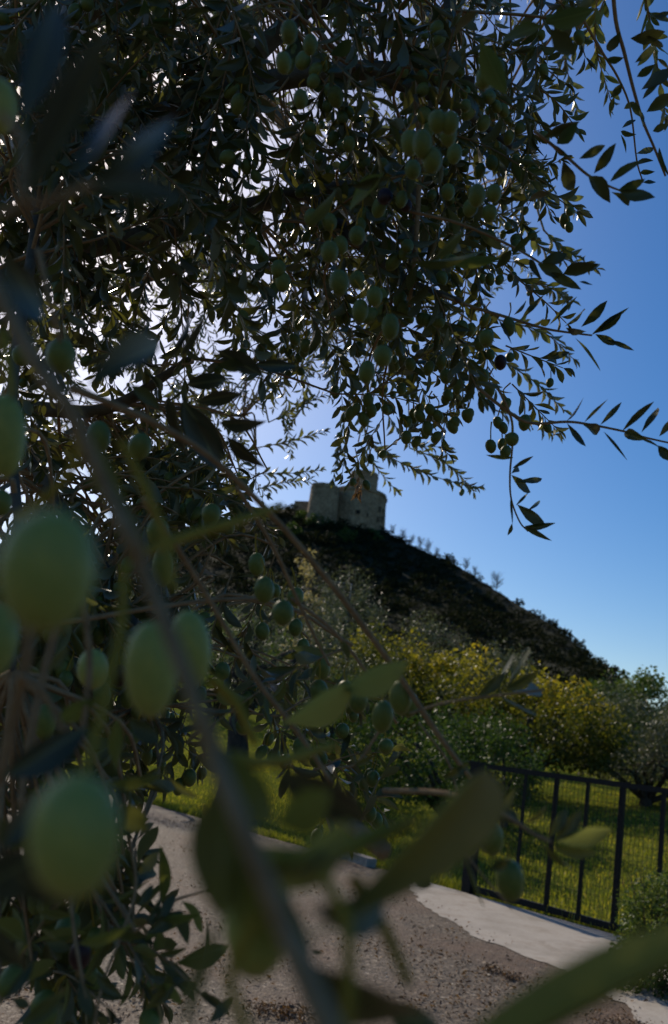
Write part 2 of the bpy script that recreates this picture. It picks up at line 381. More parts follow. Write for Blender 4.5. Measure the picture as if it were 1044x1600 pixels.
class Tree:
    def __init__(s, name, loc, label, cat, seed, group=None):
        s.root = empty(name, loc, label, cat, group); s.leaves = []; s.olives = []; s.twigs = []; s.branches = []; s.peds = []; s.rng = random.Random(seed)
        s.limb_pts = []; s.dark = set(); s.lit = set()
    def leaf(s, pos, d, nrm, L, w):
        d = d.normalized(); x = d.cross(nrm)
        x = x.normalized() if x.length > 1e-5 else d.orthogonal().normalized()
        z = x.cross(d)
        s.leaves.append((pos, x*(L*w), d*L, z*L, L))
    def olive(s, top, d, r, h, purple=False):
        d = d.normalized(); c = top + d*h; x = d.orthogonal().normalized(); y = d.cross(x)
        s.olives.append((c, x*r, y*r, -d*h, r, purple))
    def hang_olive(s, pos, ped=.02, r=None, d=None):
        g = s.rng; d = d or Vector((g.gauss(0, .35), g.gauss(0, .35), -1)).normalized()
        r = r or g.uniform(.0068, .0092); e = pos + d*ped
        mid = pos.lerp(e, .5)+Vector((g.gauss(0, .1), g.gauss(0, .1), .15))*ped
        s.peds.append(([pos, mid, e], [.0009, .0007, .0009]))
        s.olive(e, d, r, r*g.uniform(1.15, 1.4), g.random() < .03)
    def twig(s, pts, ra, rb, leaf=None, step=.016, l=(.038, .055), w=(.16, .23), start=.1, ol=0., sub=5, branch=False, term=True, ang=(35, 60), side=None, skip=.12, slope=.15):
        """a curved shoot with pairs of leaves and hanging fruit"""
        g = s.rng; c = catmull(pts, sub); n = len(c)
        rr = [ra+(rb-ra)*i/(n-1) for i in range(n)]
        (s.branches if branch else s.twigs).append((c, rr))
        if leaf is False: return c
        cum = [0]
        for a, b in zip(c, c[1:]): cum.append(cum[-1]+(b-a).length)
        tot = cum[-1]; t = start*tot; k = g.random()*6; i = 0
        ph = g.uniform(0, 6.28) if side is None else side
        while t < tot:
            while cum[i+1] < t: i += 1
            f = (t-cum[i])/(cum[i+1]-cum[i]); p = c[i].lerp(c[i+1], f); tg = (c[i+1]-c[i]).normalized()
            a0 = tg.orthogonal().normalized(); q = Quaternion(tg, ph); sd = q @ a0; ph += math.pi/2+g.gauss(0, .25)
            fall = max(0.55, 1-(t/tot-0.6)*.8 if t/tot > .6 else 1)
            for sg in (1, -1):
                if g.random() < skip: continue
                an = R(g.uniform(*ang)); d = tg*math.cos(an)+sd*(sg*math.sin(an)) + Vector((0, 0, -slope))
                nr = (tg*math.sin(an)-sd*(sg*math.cos(an))) + Vector((g.gauss(0, .5), g.gauss(0, .5), g.gauss(.5, .5)))
                s.leaf(p + sd*(sg*.001), d, nr, g.uniform(*l)*fall, g.uniform(*w))
            if g.random() < ol:
                for _ in range(g.choice((1, 1, 2, 3))): s.hang_olive(p, g.uniform(.012, .035))
            t += step*g.uniform(.8, 1.25)
        if term:
            for _ in range(2): s.leaf(c[-1], (c[-1]-c[-2]).normalized()+Vector((g.gauss(0, .25), g.gauss(0, .25), g.gauss(0, .25))), Vector((g.gauss(0, .4), g.gauss(0, .4), 1)), g.uniform(*l)*.7, g.uniform(*w))
        return c
    def finish(s, n_leaf=290, n_olive=290, mat_small=None, min_px=9, n_twig=60, stuff_tmpl=None):
        off = s.root.location; inv = Matrix.Translation(-off)
        mat_small = mat_small or M['leaf_s']
        def score(p, L):
            q = proj(p)
            if q is None or not (-40 < q[0] < 1084 and -40 < q[1] < 1640): return 0
            return L*F/q[2]
        sc = sorted(((score(l[0]+l[2]*.5, l[4]), i) for i, l in enumerate(s.leaves)), reverse=True)
        hi = [i for v, i in sc[:n_leaf] if v > min_px]; his = set(hi)
        for i in hi:
            p, x, y, z, L = s.leaves[i]; p = p-off
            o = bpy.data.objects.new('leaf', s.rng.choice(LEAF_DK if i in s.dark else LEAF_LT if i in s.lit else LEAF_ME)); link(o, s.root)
            o.matrix_basis = Matrix(((x.x, y.x, z.x, p.x), (x.y, y.y, z.y, p.y), (x.z, y.z, z.z, p.z), (0, 0, 0, 1)))
        rest = [l for i, l in enumerate(s.leaves) if i not in his]
        if rest:
            A = np.array([[[x.x, y.x, z.x, p.x-off.x], [x.y, y.y, z.y, p.y-off.y], [x.z, y.z, z.z, p.z-off.z]] for p, x, y, z, L in rest])
            VV = []; FF = []; TT = []; b = 0
            tm = stuff_tmpl or LT_LO
            for k, (tv, tf) in enumerate(tm):
                mm = A[k::len(tm)]
                if not len(mm): continue
                v_, f_, t_ = instance_np(tv, tf, mm, nrng.rand(len(mm))); VV.append(v_); FF.append(f_+b); TT.append(t_); b += len(v_)
            o = bpy.data.objects.new('foliage', mesh_np('foliage', np.concatenate(VV), np.concatenate(FF), mat_small, True, np.concatenate(TT)))
            link(o, s.root); o['kind'] = 'stuff'
        sc = sorted(((score(l[0], l[4]*2.4), i) for i, l in enumerate(s.olives)), reverse=True)
        hi = [i for v, i in sc[:n_olive] if v > 7]; his = set(hi)
        for i in hi:
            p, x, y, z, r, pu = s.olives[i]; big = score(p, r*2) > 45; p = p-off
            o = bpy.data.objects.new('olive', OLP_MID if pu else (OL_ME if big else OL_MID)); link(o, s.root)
            o.matrix_basis = Matrix(((x.x, y.x, z.x, p.x), (x.y, y.y, z.y, p.y), (x.z, y.z, z.z, p.z), (0, 0, 0, 1)))
            if pu: o['label'] = 'ripening purple olive'
        rest = [l for i, l in enumerate(s.olives) if i not in his]
        if rest:
            A = np.array([[[x.x, y.x, z.x, p.x-off.x], [x.y, y.y, z.y, p.y-off.y], [x.z, y.z, z.z, p.z-off.z]] for p, x, y, z, r, pu in rest])
            v_, f_, t_ = instance_np(*OV_LO, A)
            o = bpy.data.objects.new('small_olives', mesh_np('small_olives', v_, f_, M['olive'], True)); link(o, s.root); o['kind'] = 'stuff'
        for c, rr in s.branches:
            b = MB(); b.tube(c, rr, 8); b.build('branch', M['twig'], s.root)
        if s.twigs:
            b = MB()
            for c, rr in s.twigs: b.tube(c, rr, 4, False)
            b.build('twigs', M['twig'], s.root, kind='stuff')
        if s.peds:
            b = MB()
            for c, rr in s.peds: b.tube(catmull(c, 3), list(np.interp(np.linspace(0, 1, 3*(len(c)-1)+1), np.linspace(0, 1, len(rr)), rr)), 6, False)
            b.build('fruit_stalks', M['peduncle'], s.root, kind='stuff')
def inpoly(x, y, poly):
    c = False; n = len(poly)
    for i in range(n):
        x1, y1 = poly[i]; x2, y2 = poly[i-1]
        if (y1 > y) != (y2 > y) and x < (x2-x1)*(y-y1)/(y2-y1)+x1: c = not c
    return c
def fill(T, poly, n, drange, angf, length, lrange, step, ol, ra=.0016, attach=True, avoid=(), wr=(.16, .23), max_att=.8, olz=None):
    """n sprays of tree T whose twigs lie in a part of its crown"""
    xs = [p[0] for p in poly]; ys = [p[1] for p in poly]; g = T.rng; k = 0; tries = 0
    while k < n and tries < n*30:
        tries += 1
        x = g.uniform(min(xs), max(xs)); y = g.uniform(min(ys), max(ys))
        if not inpoly(x, y, poly): continue
        if any(inpoly(x, y, a) for a, p_ in avoid if g.random() < p_): continue
        d = drange[0]+(drange[1]-drange[0])*g.random()**.8
        a = R(angf(x, y, g)); L = g.uniform(*length)
        dirv = cr*math.cos(a)+cu*math.sin(a)+fwd*g.gauss(0, .45); dirv.normalize()
        p0 = P(x, y, d); m1 = p0+dirv*(L*.5)+Vector((0, 0, -.03*L/.3)); p2 = p0+dirv*L+Vector((0, 0, -.10*L/.3))
        q = proj(p2); q1 = proj(m1)
        if q is None or not inpoly(q[0], q[1], poly) or q[2] < drange[0]*.8: continue
        o_ = ol if olz is None else olz(x, y)
        T.twig([p0, m1, p2], ra, ra*.45, step=step, l=lrange, w=wr, ol=o_, sub=4)
        if attach and T.limb_pts:
            b = min(T.limb_pts, key=lambda v: (v-p0).length_squared)
            if (b-p0).length < max_att:
                mid = b.lerp(p0, .55)+Vector((0, 0, .10*(b-p0).length))-dirv*.03
                T.twigs.append((catmull([b, mid, p0], 4), [ra*1.9-(ra*.9)*i/8 for i in range(9)]))
        k += 1

# ================================================================== the near olive tree
T1 = Tree('olive_tree', (-1.75, 1.75, 0), 'nearest olive tree, fruit laden branches drooping over the upper part and left side', 'olive tree', 3)
b = MB(); tr = [Vector((-1.75, 1.75, -.05)), Vector((-1.72, 1.78, .3)), Vector((-1.8, 1.8, .8)), Vector((-1.72, 1.85, 1.25)), Vector((-1.6, 1.9, 1.6))]
c = catmull(tr, 6); rr = [0.2*(1-.45*i/(len(c)-1))*(1+.12*fbm(i*.4, 1)) + (.08*max(0, 1-i/4)) for i in range(len(c))]
b.tube(c, rr, 16)
for v_i, v in enumerate(b.v):
    n_ = .02*fbm(v[0]*6, v[1]*6, v[2]*3); b.v[v_i] = (v[0]+n_, v[1]+n_, v[2])
b.build('trunk', M['bark'], T1.root)
top = tr[-1]
limbs = [
 ([top, P(-260, 350, 2.1), P(60, 60, 2.0), P(400, -60, 1.8), P(760, -120, 1.7), P(1000, -140, 1.7)], .05),
 ([top, P(-220, 500, 1.9), P(60, 250, 1.7), P(330, 150, 1.5), P(560, 110, 1.35), P(740, 130, 1.3)], .034),
 ([top, P(-180, 560, 1.7), P(40, 420, 1.6), P(260, 360, 1.5), P(480, 300, 1.4), P(650, 290, 1.3)], .03),
 ([top, P(-180, 700, 1.6), P(0, 640, 1.5), P(160, 640, 1.4), P(300, 560, 1.3)], .024),
 ([P(330, 150, 1.5), P(500, 0, 1.5), P(700, -80, 1.5)], .02),
 ([P(700, -120, 1.72), P(700, 60, 1.4), P(655, 250, 1.25), P(640, 450, 1.15)], .012),
 ([P(560, 110, 1.35), P(700, 160, 1.3), P(800, 230, 1.25)], .012),
 ([P(480, 300, 1.4), P(560, 380, 1.2), P(640, 440, 1.15), P(720, 470, 1.1)], .012),
 ([P(60, 60, 2.0), P(60, 300, 1.3), P(20, 600, .9), P(30, 850, .75), P(20, 1050, .7)], .009),
 ([P(0, 640, 1.5), P(100, 800, 1.2), P(200, 950, 1.1), P(230, 1100, 1.05)], .014),
]
for pts, r_ in limbs:
    c = catmull(pts, 9); n_ = len(c)
    b = MB(); b.tube(c, [r_*(1-.75*i/(n_-1)) for i in range(n_)], 9); b.build('limb', M['bark'], T1.root)
    T1.limb_pts += c
# --- branches the photograph shows close to the lens: pixel paths with their distance and thickness in pixels
def near_branch(pts, m='twig', sub=8):
    q = [(P(x, y, d), w*d/F/2) for x, y, d, w in pts]
    c = catmull([p for p, _ in q], sub); rr = np.interp(np.linspace(0, 1, len(c)), np.linspace(0, 1, len(q)), [r for _, r in q])
    if m == 'twig': T1.branches.append((c, list(rr)))
    else: T1.peds.append(([p for p, _ in q], [r for _, r in q]))
near_branch([(-60, 330, .30, 19), (20, 500, .25, 20), (80, 600, .22, 27), (110, 640, .21, 22), (170, 770, .2, 22), (205, 840, .19, 29), (225, 890, .19, 24), (265, 990, .18, 25), (310, 1110, .17, 27), (335, 1180, .17, 37), (355, 1230, .165, 29), (395, 1330, .16, 32), (450, 1460, .16, 36), (530, 1640, .155, 40)])
near_branch([(110, 605, .50, 14), (240, 660, .50, 12), (330, 715, .52, 10), (420, 800, .55, 10), (520, 915, .58, 10), (620, 1050, .62, 9), (680, 1140, .64, 9), (735, 1215, .66, 7)])
near_branch([(225, 780, .45, 12), (280, 860, .48, 9), (335, 950, .50, 8), (400, 1060, .52, 8), (470, 1150, .54, 8), (520, 1225, .55, 7)])
near_branch([(370, 760, .6, 7), (425, 850, .62, 6), (455, 915, .64, 6), (485, 980, .66, 5), (515, 1040, .68, 4)])
near_branch([(400, 935, .8, 5), (350, 930, .8, 5), (300, 952, .8, 4)])
near_branch([(455, 935, .7, 6), (520, 985, .72, 6), (580, 1060, .74, 5), (620, 1130, .76, 4)])
near_branch([(30, 880, .32, 18), (45, 1000, .32, 17), (20, 1120, .33, 16), (0, 1220, .34, 14)])
near_branch([(115, 900, .42, 12), (80, 1010, .42, 13), (50, 1140, .42, 12), (30, 1260, .42, 9)])
near_branch([(130, 930, .40, 10), (140, 1040, .40, 10), (128, 1150, .40, 9)])
near_branch([(30, 1055, .32, 10), (70, 1085, .32, 9), (100, 1145, .32, 8)])
near_branch([(60, 390, .40, 9), (78, 470, .38, 8), (95, 535, .38, 7)])
near_branch([(205, 1315, .62, 4), (212, 1390, .62, 4), (190, 1460, .62, 4), (160, 1540, .62, 4), (140, 1640, .62, 4)])
near_branch([(110, 1400, .6, 5), (118, 1470, .6, 5), (135, 1560, .6, 4)])
near_branch([(5, 180, .24, 11), (35, 220, .22, 11), (36, 300, .2, 13), (60, 318, .2, 12), (150, 285, .2, 10)])
near_branch([(-30, 345, .2, 10), (20, 325, .2, 12), (60, 318, .2, 12)])
near_branch([(600, 1235, .6, 8), (700, 1240, .55, 8), (780, 1268, .5, 7), (830, 1300, .5, 6), (862, 1316, .5, 5)])
near_branch([(740, 1275, .5, 4), (745, 1320, .5, 3), (790, 1350, .5, 2)], 'ped')
near_branch([(725, 1330, .55, 3), (760, 1375, .55, 3), (800, 1420, .55, 2)])
near_branch([(640, 1115, .62, 4), (700, 1097, .62, 4), (780, 1086, .62, 4), (850, 1078, .62, 3)])
near_branch([(640, 60, 1.2, 6), (655, 230, 1.15, 7), (650, 380, 1.1, 7), (640, 480, 1.1, 5)])
near_branch([(530, 1200, .7, 3), (560, 1190, .7, 4), (600, 1130, .7, 4)])
near_branch([(655, 1130, .7, 3), (700, 1190, .7, 4), (715, 1240, .7, 3)])
near_branch([(510, 1260, .55, 20), (600, 1330, .5, 28)])
# fruit stalks near the lens (yellow green, blurred)
near_branch([(195, 880, .22, 12), (190, 980, .21, 15), (170, 1070, .2, 15), (140, 1190, .19, 15), (125, 1220, .18, 12)], 'ped')
near_branch([(190, 690, .25, 12), (225, 760, .24, 14), (262, 850, .23, 14), (268, 920, .22, 13)], 'ped')
near_branch([(205, 870, .24, 18), (300, 835, .26, 16), (370, 815, .28, 14), (440, 790, .32, 9)], 'ped')
near_branch([(120, 650, .24, 16), (118, 720, .24, 14), (80, 770, .24, 13), (20, 810, .24, 12)], 'ped')
near_branch([(330, 1060, .3, 18), (370, 1100, .3, 16), (400, 1165, .3, 12)], 'ped')
near_branch([(340, 1180, .2, 22), (430, 1190, .25, 18), (520, 1165, .3, 12)], 'ped')
near_branch([(395, 1340, .17, 40), (500, 1340, .18, 34), (600, 1300, .2, 24), (650, 1280, .22, 14)], 'ped')
near_branch([(500, 1360, .17, 20), (540, 1440, .17, 20), (545, 1540, .17, 20), (540, 1640, .17, 18)], 'ped')
near_branch([(550, 1370, .2, 22), (600, 1450, .2, 20), (640, 1540, .2, 16)], 'ped')
near_branch([(400, 1430, .17, 22), (360, 1530, .17, 18), (400, 1640, .17, 18)], 'ped')
near_branch([(5, 520, .3, 14), (15, 580, .28, 13), (20, 620, .27, 10)], 'ped')
# olives: (x, y, half width, half height, lean, purple)
def near_olive(x, y, rx, ry, lean=0, purple=False, real=.0092):
    if rx > 30: rx *= .92; ry *= .94
    d = real*F/rx; c = P(x, y, d); a = R(lean)
    up_ = cu*math.cos(a)+cr*math.sin(a); zz = (c-EYE).dot(fwd); r = rx*zz/F; h = ry*zz/F
    T1.olives.append((c, cr*r, fwd*r, up_*h, r, purple))
    return c + up_*h, d
big = [(75, 890, 80, 102, 10), (118, 1305, 76, 100, -3), (-12, 1000, 42, 62, 15), (236, 1045, 44, 78, 0), (298, 1012, 34, 62, -12), (404, 1440, 58, 88, 8), (-2, 165, 27, 42, 0), (8, 680, 34, 68, 0),
       (95, 555, 22, 27, 10), (34, 555, 14, 17, 0), (155, 682, 18, 25, 0), (219, 697, 18, 21, 20), (2, 785, 16, 20, 0), (255, 885, 17, 30, 0), (145, 1045, 23, 31, 0), (178, 1040, 12, 22, 0), (70, 1128, 17, 28, 0),
       (330, 803, 15, 17, 10), (247, 830, 18, 22, 0), (345, 1290, 22, 30, 0), (690, 1335, 24, 28, 20)]
for o_ in big: near_olive(*o_)
midol = [(442, 957, 17, 20), (413, 921, 16, 21), (462, 932, 13, 15), (410, 986, 11, 14), (462, 980, 11, 14), (474, 1010, 10, 13), (503, 1042, 13, 20), (499, 1082, 14, 20), (401, 881, 13, 18), (598, 1119, 17, 25), (626, 1090, 18, 26),
         (535, 1142, 11, 12), (603, 1166, 12, 12), (560, 1095, 15, 19), (540, 1080, 14, 17), (348, 1048, 12, 14), (380, 1135, 12, 13), (731, 1315, 19, 23), (768, 1309, 19, 26), (797, 1375, 22, 32), (640, 1100, 14, 20), (470, 1168, 13, 16), (445, 1190, 10, 12),
         (100, 1445, 11, 17), (175, 1420, 10, 13), (205, 1350, 9, 15), (191, 1378, 8, 11), (210, 1372, 9, 12), (285, 1048, 12, 16), (200, 1090, 12, 17), (160, 1085, 14, 20), (45, 1190, 13, 18), (175, 1125, 9, 13), (230, 1180, 9, 15), (170, 985, 10, 12)]
for o_ in midol:
    tp, d = near_olive(*o_, lean=rng.uniform(-12, 12)); g_ = rng.uniform(20, 34)
    near_branch([(o_[0]+rng.uniform(-8, 8), o_[1]-o_[3]-g_, d, 3), (o_[0]+rng.uniform(-4, 4), o_[1]-o_[3]-g_*.5, d, 2.4), (o_[0], o_[1]-o_[3], d, 3)], 'ped')
for o_ in [(193, 1408, 10, 12), (125, 1492, 17, 22), (782, 566, 10, 12)]: near_olive(*o_, purple=True)
can = [(610, 510, 14, 20), (598, 556, 15, 17), (573, 581, 13, 18), (585, 463, 13, 16), (563, 485, 13, 18), (558, 437, 12, 14), (530, 441, 16, 20), (515, 393, 14, 17), (532, 383, 12, 15), (558, 368, 13, 15), (487, 340, 12, 14), (515, 347, 12, 14), (435, 420, 12, 14), (442, 440, 12, 16),
       (684, 190, 15, 18), (703, 192, 15, 18), (675, 250, 16, 20), (645, 265, 13, 15), (660, 225, 16, 22), (700, 210, 14, 18), (710, 240, 12, 16), (640, 223, 14, 20), (745, 305, 14, 18), (765, 333, 12, 14), (772, 302, 12, 14), (735, 325, 12, 14), (757, 122, 14, 17), (776, 108, 13, 18), (470, 155, 12, 15), (443, 98, 13, 17), (452, 50, 14, 18), (485, 70, 12, 16),
       (680, 515, 9, 12), (697, 588, 10, 12), (722, 512, 10, 12), (758, 500, 9, 11), (795, 510, 10, 15), (760, 528, 12, 14), (750, 536, 10, 13), (735, 515, 9, 11), (738, 572, 9, 11), (755, 588, 10, 12), (717, 604, 9, 13), (690, 565, 9, 12), (670, 575, 9, 12), (641, 569, 9, 11), (675, 548, 8, 11), (790, 632, 9, 11), (730, 650, 9, 11), (765, 610, 9, 12), (778, 660, 8, 10), (786, 668, 8, 10), (800, 686, 11, 11), (785, 694, 8, 10), (767, 697, 9, 11), (790, 706, 9, 11), (820, 660, 10, 13),
       (656, 650, 9, 11), (668, 669, 9, 12), (682, 683, 9, 10), (672, 640, 9, 10), (684, 650, 9, 10), (707, 667, 9, 11), (710, 660, 9, 10), (635, 683, 9, 11), (655, 640, 8, 10), (732, 648, 9, 11), (555, 640, 9, 11), (568, 655, 9, 12), (580, 640, 9, 12), (548, 645, 9, 12), (575, 625, 9, 12), (468, 505, 9, 11), (478, 540, 10, 11), (460, 530, 9, 10), (475, 550, 8, 9), (380, 500, 10, 16), (408, 545, 9, 11), (625, 545, 9, 12), (690, 435, 10, 12), (588, 420, 9, 12), (545, 225, 10, 12), (700, 300, 11, 13)]
for o_ in can:
    tp, d = near_olive(*o_, lean=rng.uniform(-18, 18), real=.0088); g_ = rng.uniform(16, 30)
    near_branch([(o_[0]+rng.uniform(-9, 9), o_[1]-o_[3]-g_, d, 2.4), (o_[0]+rng.uniform(-4, 4), o_[1]-o_[3]-g_*.5, d, 1.8), (o_[0], o_[1]-o_[3], d, 2)], 'ped')
# leaves: (x base, y base, d base, x tip, y tip, d tip, width px, roll)
def near_leaf(x0, y0, d0, x1, y1, d1, w, roll=0.3):
    a = P(x0, y0, d0); b_ = P(x1, y1, d1); d = b_-a; L = d.length
    view = (EYE-(a+b_)*.5).normalized(); q = Quaternion(d.normalized(), roll); n_ = q @ view
    W_ = w*(.78 if d0 < .35 else .95)*((a+b_)*.5-EYE).dot(fwd)/F/max(.35, math.cos(roll)); T1.leaf(a, d, n_, L, W_/L*1.08)
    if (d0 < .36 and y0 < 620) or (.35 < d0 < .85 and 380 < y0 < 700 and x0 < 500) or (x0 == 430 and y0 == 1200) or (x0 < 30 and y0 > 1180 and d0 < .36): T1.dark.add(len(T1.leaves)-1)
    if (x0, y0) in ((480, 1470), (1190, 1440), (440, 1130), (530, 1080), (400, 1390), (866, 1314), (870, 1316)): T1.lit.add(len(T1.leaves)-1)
NL = [(28, 200, .22, 85, 5, .24, 48, .3), (35, 320, .2, 178, 70, .21, 52, -.4), (105, 290, .21, 218, 130, .23, 42, -.3), (140, 292, .2, 295, 180, .21, 62, .2), (140, 290, .2, 292, 305, .2, 54, -.5), (0, 380, .3, 68, 500, .32, 42, .3),
      (0, 110, .28, 28, 60, .28, 22, .4), (130, 610, .26, 262, 515, .28, 36, -.35), (150, 690, .26, 190, 800, .26, 40, .6), (180, 760, .25, 230, 860, .26, 40, .5),
      (0, 1215, .3, 140, 1140, .3, 56, .3), (185, 1120, .4, 178, 1205, .4, 26, .2), (75, 1050, .38, 110, 1010, .38, 18, .2), (85, 1130, .4, 150, 1090, .4, 30, .3), (200, 1120, .45, 252, 1160, .45, 20, .5), (165, 1225, .42, 268, 1214, .42, 28, .4), (188, 1255, .42, 228, 1300, .42, 34, .4),
      (0, 1330, .3, 60, 1240, .3, 50, .3), (20, 1360, .2, 110, 1420, .2, 60, .4), (-40, 1400, .25, 60, 1330, .25, 90, .4), (-30, 1440, .3, 40, 1520, .3, 50, .3), (0, 1280, .35, 40, 1330, .35, 40, .2),
      (480, 1470, .17, 800, 1190, .24, 70, .35), (340, 1160, .17, 430, 1290, .17, 50, .8), (430, 1200, .22, 565, 1270, .24, 80, .4), (430, 1290, .2, 520, 1240, .2, 70, .6), (400, 1390, .17, 560, 1290, .18, 60, .7), (480, 1420, .17, 620, 1400, .2, 60, .7),
      (440, 1490, .17, 720, 1640, .2, 110, .3), (345, 1430, .18, 290, 1640, .18, 40, .4), (1190, 1440, .2, 600, 1705, .165, 56, .3), (600, 1560, .3, 700, 1640, .3, 50, .4), (350, 1210, .18, 345, 1440, .17, 70, .5), (360, 1330, .17, 480, 1500, .17, 90, .7),
      (530, 1080, .4, 640, 1040, .4, 38, .6), (440, 1130, .38, 560, 1075, .4, 40, .6),
      # sharper leaves along the mid branch
      (360, 592, .65, 290, 602, .65, 20, .4), (305, 628, .65, 378, 612, .65, 26, .3), (395, 568, .7, 465, 573, .7, 19, .2), (388, 575, .7, 340, 572, .7, 16, .4), (262, 612, .6, 290, 722, .6, 26, .3), (285, 625, .6, 350, 720, .6, 40, .3), (340, 660, .6, 418, 665, .6, 30, .4), (352, 680, .6, 412, 735, .6, 28, .3),
      (290, 610, .62, 300, 700, .62, 18, .6), (300, 650, .6, 345, 735, .6, 26, .5), (280, 560, .62, 315, 490, .62, 16, .5), (265, 560, .62, 310, 480, .62, 14, .4), (250, 640, .6, 205, 600, .6, 20, .3), (410, 520, .75, 430, 548, .75, 12, .3), (350, 440, .8, 388, 472, .8, 18, .4), (200, 560, .6, 240, 500, .6, 18, .4),
      (700, 412, .8, 785, 400, .8, 20, .3), (640, 410, .7, 760, 405, .7, 24, .5), (600, 270, .7, 540, 325, .7, 30, .4), (550, 292, .7, 612, 280, .7, 16, .3), (680, 405, .6, 730, 360, .6, 20, .3), (750, 60, .7, 790, 150, .7, 30, .3), (850, 40, .8, 780, 60, .8, 26, .3), (850, 35, .8, 930, 18, .8, 26, .3), (860, 45, .8, 900, 85, .8, 24, .3), (480, 350, .7, 530, 300, .7, 24, .4), (415, 590, .7, 340, 548, .7, 22, .4),
      # leaves in front of the trees, gate and road
      (745, 1088, .62, 792, 1052, .62, 17, .3), (787, 1079, .62, 846, 1050, .62, 20, .2), (790, 1076, .62, 820, 1010, .64, 6, .9), (770, 1080, .62, 795, 1020, .64, 6, .9), (800, 1080, .62, 850, 1078, .66, 5, .6), (780, 1088, .62, 840, 1110, .64, 6, .9), (545, 1035, .62, 535, 1000, .62, 9, .3), (560, 1060, .62, 600, 1062, .62, 16, .3),
      (765, 1358, .5, 800, 1345, .5, 18, .3), (745, 1298, .5, 785, 1262, .5, 18, .3), (775, 1275, .5, 808, 1232, .5, 9, .6), (820, 1285, .5, 860, 1262, .5, 12, .5), (855, 1310, .5, 885, 1262, .5, 10, .5), (866, 1314, .5, 912, 1268, .5, 20, .4), (870, 1316, .5, 958, 1298, .5, 26, .3), (850, 1318, .5, 890, 1362, .5, 14, .5), (862, 1320, .5, 935, 1336, .5, 12, .8), (645, 1368, .5, 676, 1384, .5, 22, .2), (728, 1338, .5, 762, 1420, .5, 8, .5), (812, 1290, .5, 780, 1262, .5, 20, .5),
      (552, 1195, .6, 590, 1180, .6, 12, .3), (545, 1220, .6, 570, 1210, .6, 9, .4), (690, 1215, .6, 735, 1195, .6, 12, .6), (488, 1485, .6, 506, 1490, .6, 7, .3),
      # lower left spray over the road
      (215, 1368, .62, 248, 1330, .62, 17, .3), (214, 1416, .62, 241, 1382, .62, 14, .3), (229, 1442, .62, 256, 1400, .62, 14, .3), (240, 1442, .62, 273, 1396, .62, 11, .5), (227, 1458, .62, 285, 1424, .62, 20, .3), (252, 1438, .62, 318, 1422, .6, 18, .4), (245, 1492, .62, 294, 1484, .62, 14, .3), (253, 1503, .62, 277, 1525, .62, 13, .3), (240, 1568, .62, 277, 1538, .62, 7, .7), (120, 1475, .5, 215, 1450, .5, 26, .4), (60, 1425, .6, 118, 1432, .6, 18, .3), (70, 1470, .6, 112, 1482, .6, 14, .4), (30, 1605, .5, 112, 1545, .5, 30, .3), (0, 1566, .5, 56, 1504, .5, 14, .5), (95, 1500, .6, 80, 1478, .6, 14, .4), (20, 1560, .6, 48, 1572, .6, 12, .4), (150, 1520, .6, 190, 1560, .6, 14, .5), (170, 1450, .6, 230, 1470, .6, 20, .4), (125, 1525, .6, 145, 1590, .6, 14, .5), (318, 1255, .6, 336, 1312, .6, 20, .3), (315, 1500, .6, 330, 1430, .6, 9, .5), (325, 1600, .6, 362, 1556, .6, 13, .4), (265, 1215, .55, 310, 1250, .55, 7, .6)]
for l_ in NL: near_leaf(*l_)
# --- silhouette sprays on the right, sharp against the sky
def spray_px(pts, d, ra=2.2, leaves=(), T=T1, ends=1.0):
    c = T.twig([P(x, y, d+(i*.01)) for i, (x, y) in enumerate(pts)], ra*.62*d/F, ra*.32*d/F, leaf=False, branch=True)
    for (x0, y0, x1, y1, w) in leaves: near_leaf(x0, y0, d, x1, y1, d*1.0+rng.uniform(-.03, .03), w, rng.uniform(-.5, .5))
spray_px([(690, 462), (740, 480), (800, 498), (850, 513), (885, 519), (925, 524)], 1.1, 4.5, [(803, 492, 828, 467, 8), (815, 498, 850, 461, 10), (858, 508, 903, 462, 7), (882, 510, 923, 480, 9), (908, 511, 949, 468, 9), (925, 522, 976, 487, 13), (925, 524, 985, 478, 8), (884, 512, 921, 524, 15), (930, 522, 965, 537, 10), (945, 530, 994, 548, 8), (898, 527, 942, 580, 4), (845, 508, 858, 500, 12), (780, 500, 800, 540, 7), (850, 560, 892, 550, 11)])
spray_px([(740, 600), (790, 640), (830, 661), (885, 659), (920, 663), (975, 674), (1010, 684), (1060, 695)], 1.0, 4.5, [(885, 658, 913, 627, 5), (913, 660, 950, 624, 7), (938, 664, 973, 627, 8), (972, 674, 1022, 625, 9), (1002, 676, 1027, 638, 8), (1030, 682, 1050, 655, 9), (910, 663, 943, 678, 12), (886, 661, 916, 697, 7), (943, 674, 980, 718, 5), (975, 678, 1002, 682, 15), (1000, 684, 1034, 702, 8), (1028, 696, 1055, 722, 14)])
spray_px([(775, 600), (798, 650), (801, 690), (797, 740), (799, 780), (812, 815), (825, 830)], 1.0, 3.5, [(800, 732, 835, 712, 7), (799, 742, 828, 768, 13), (808, 752, 852, 748, 9), (799, 740, 815, 730, 7), (808, 788, 855, 823, 14), (820, 822, 865, 820, 8), (818, 823, 857, 842, 9), (798, 776, 801, 822, 4), (800, 818, 794, 838, 7), (822, 800, 850, 780, 5), (806, 790, 825, 770, 4), (803, 715, 760, 712, 8)])
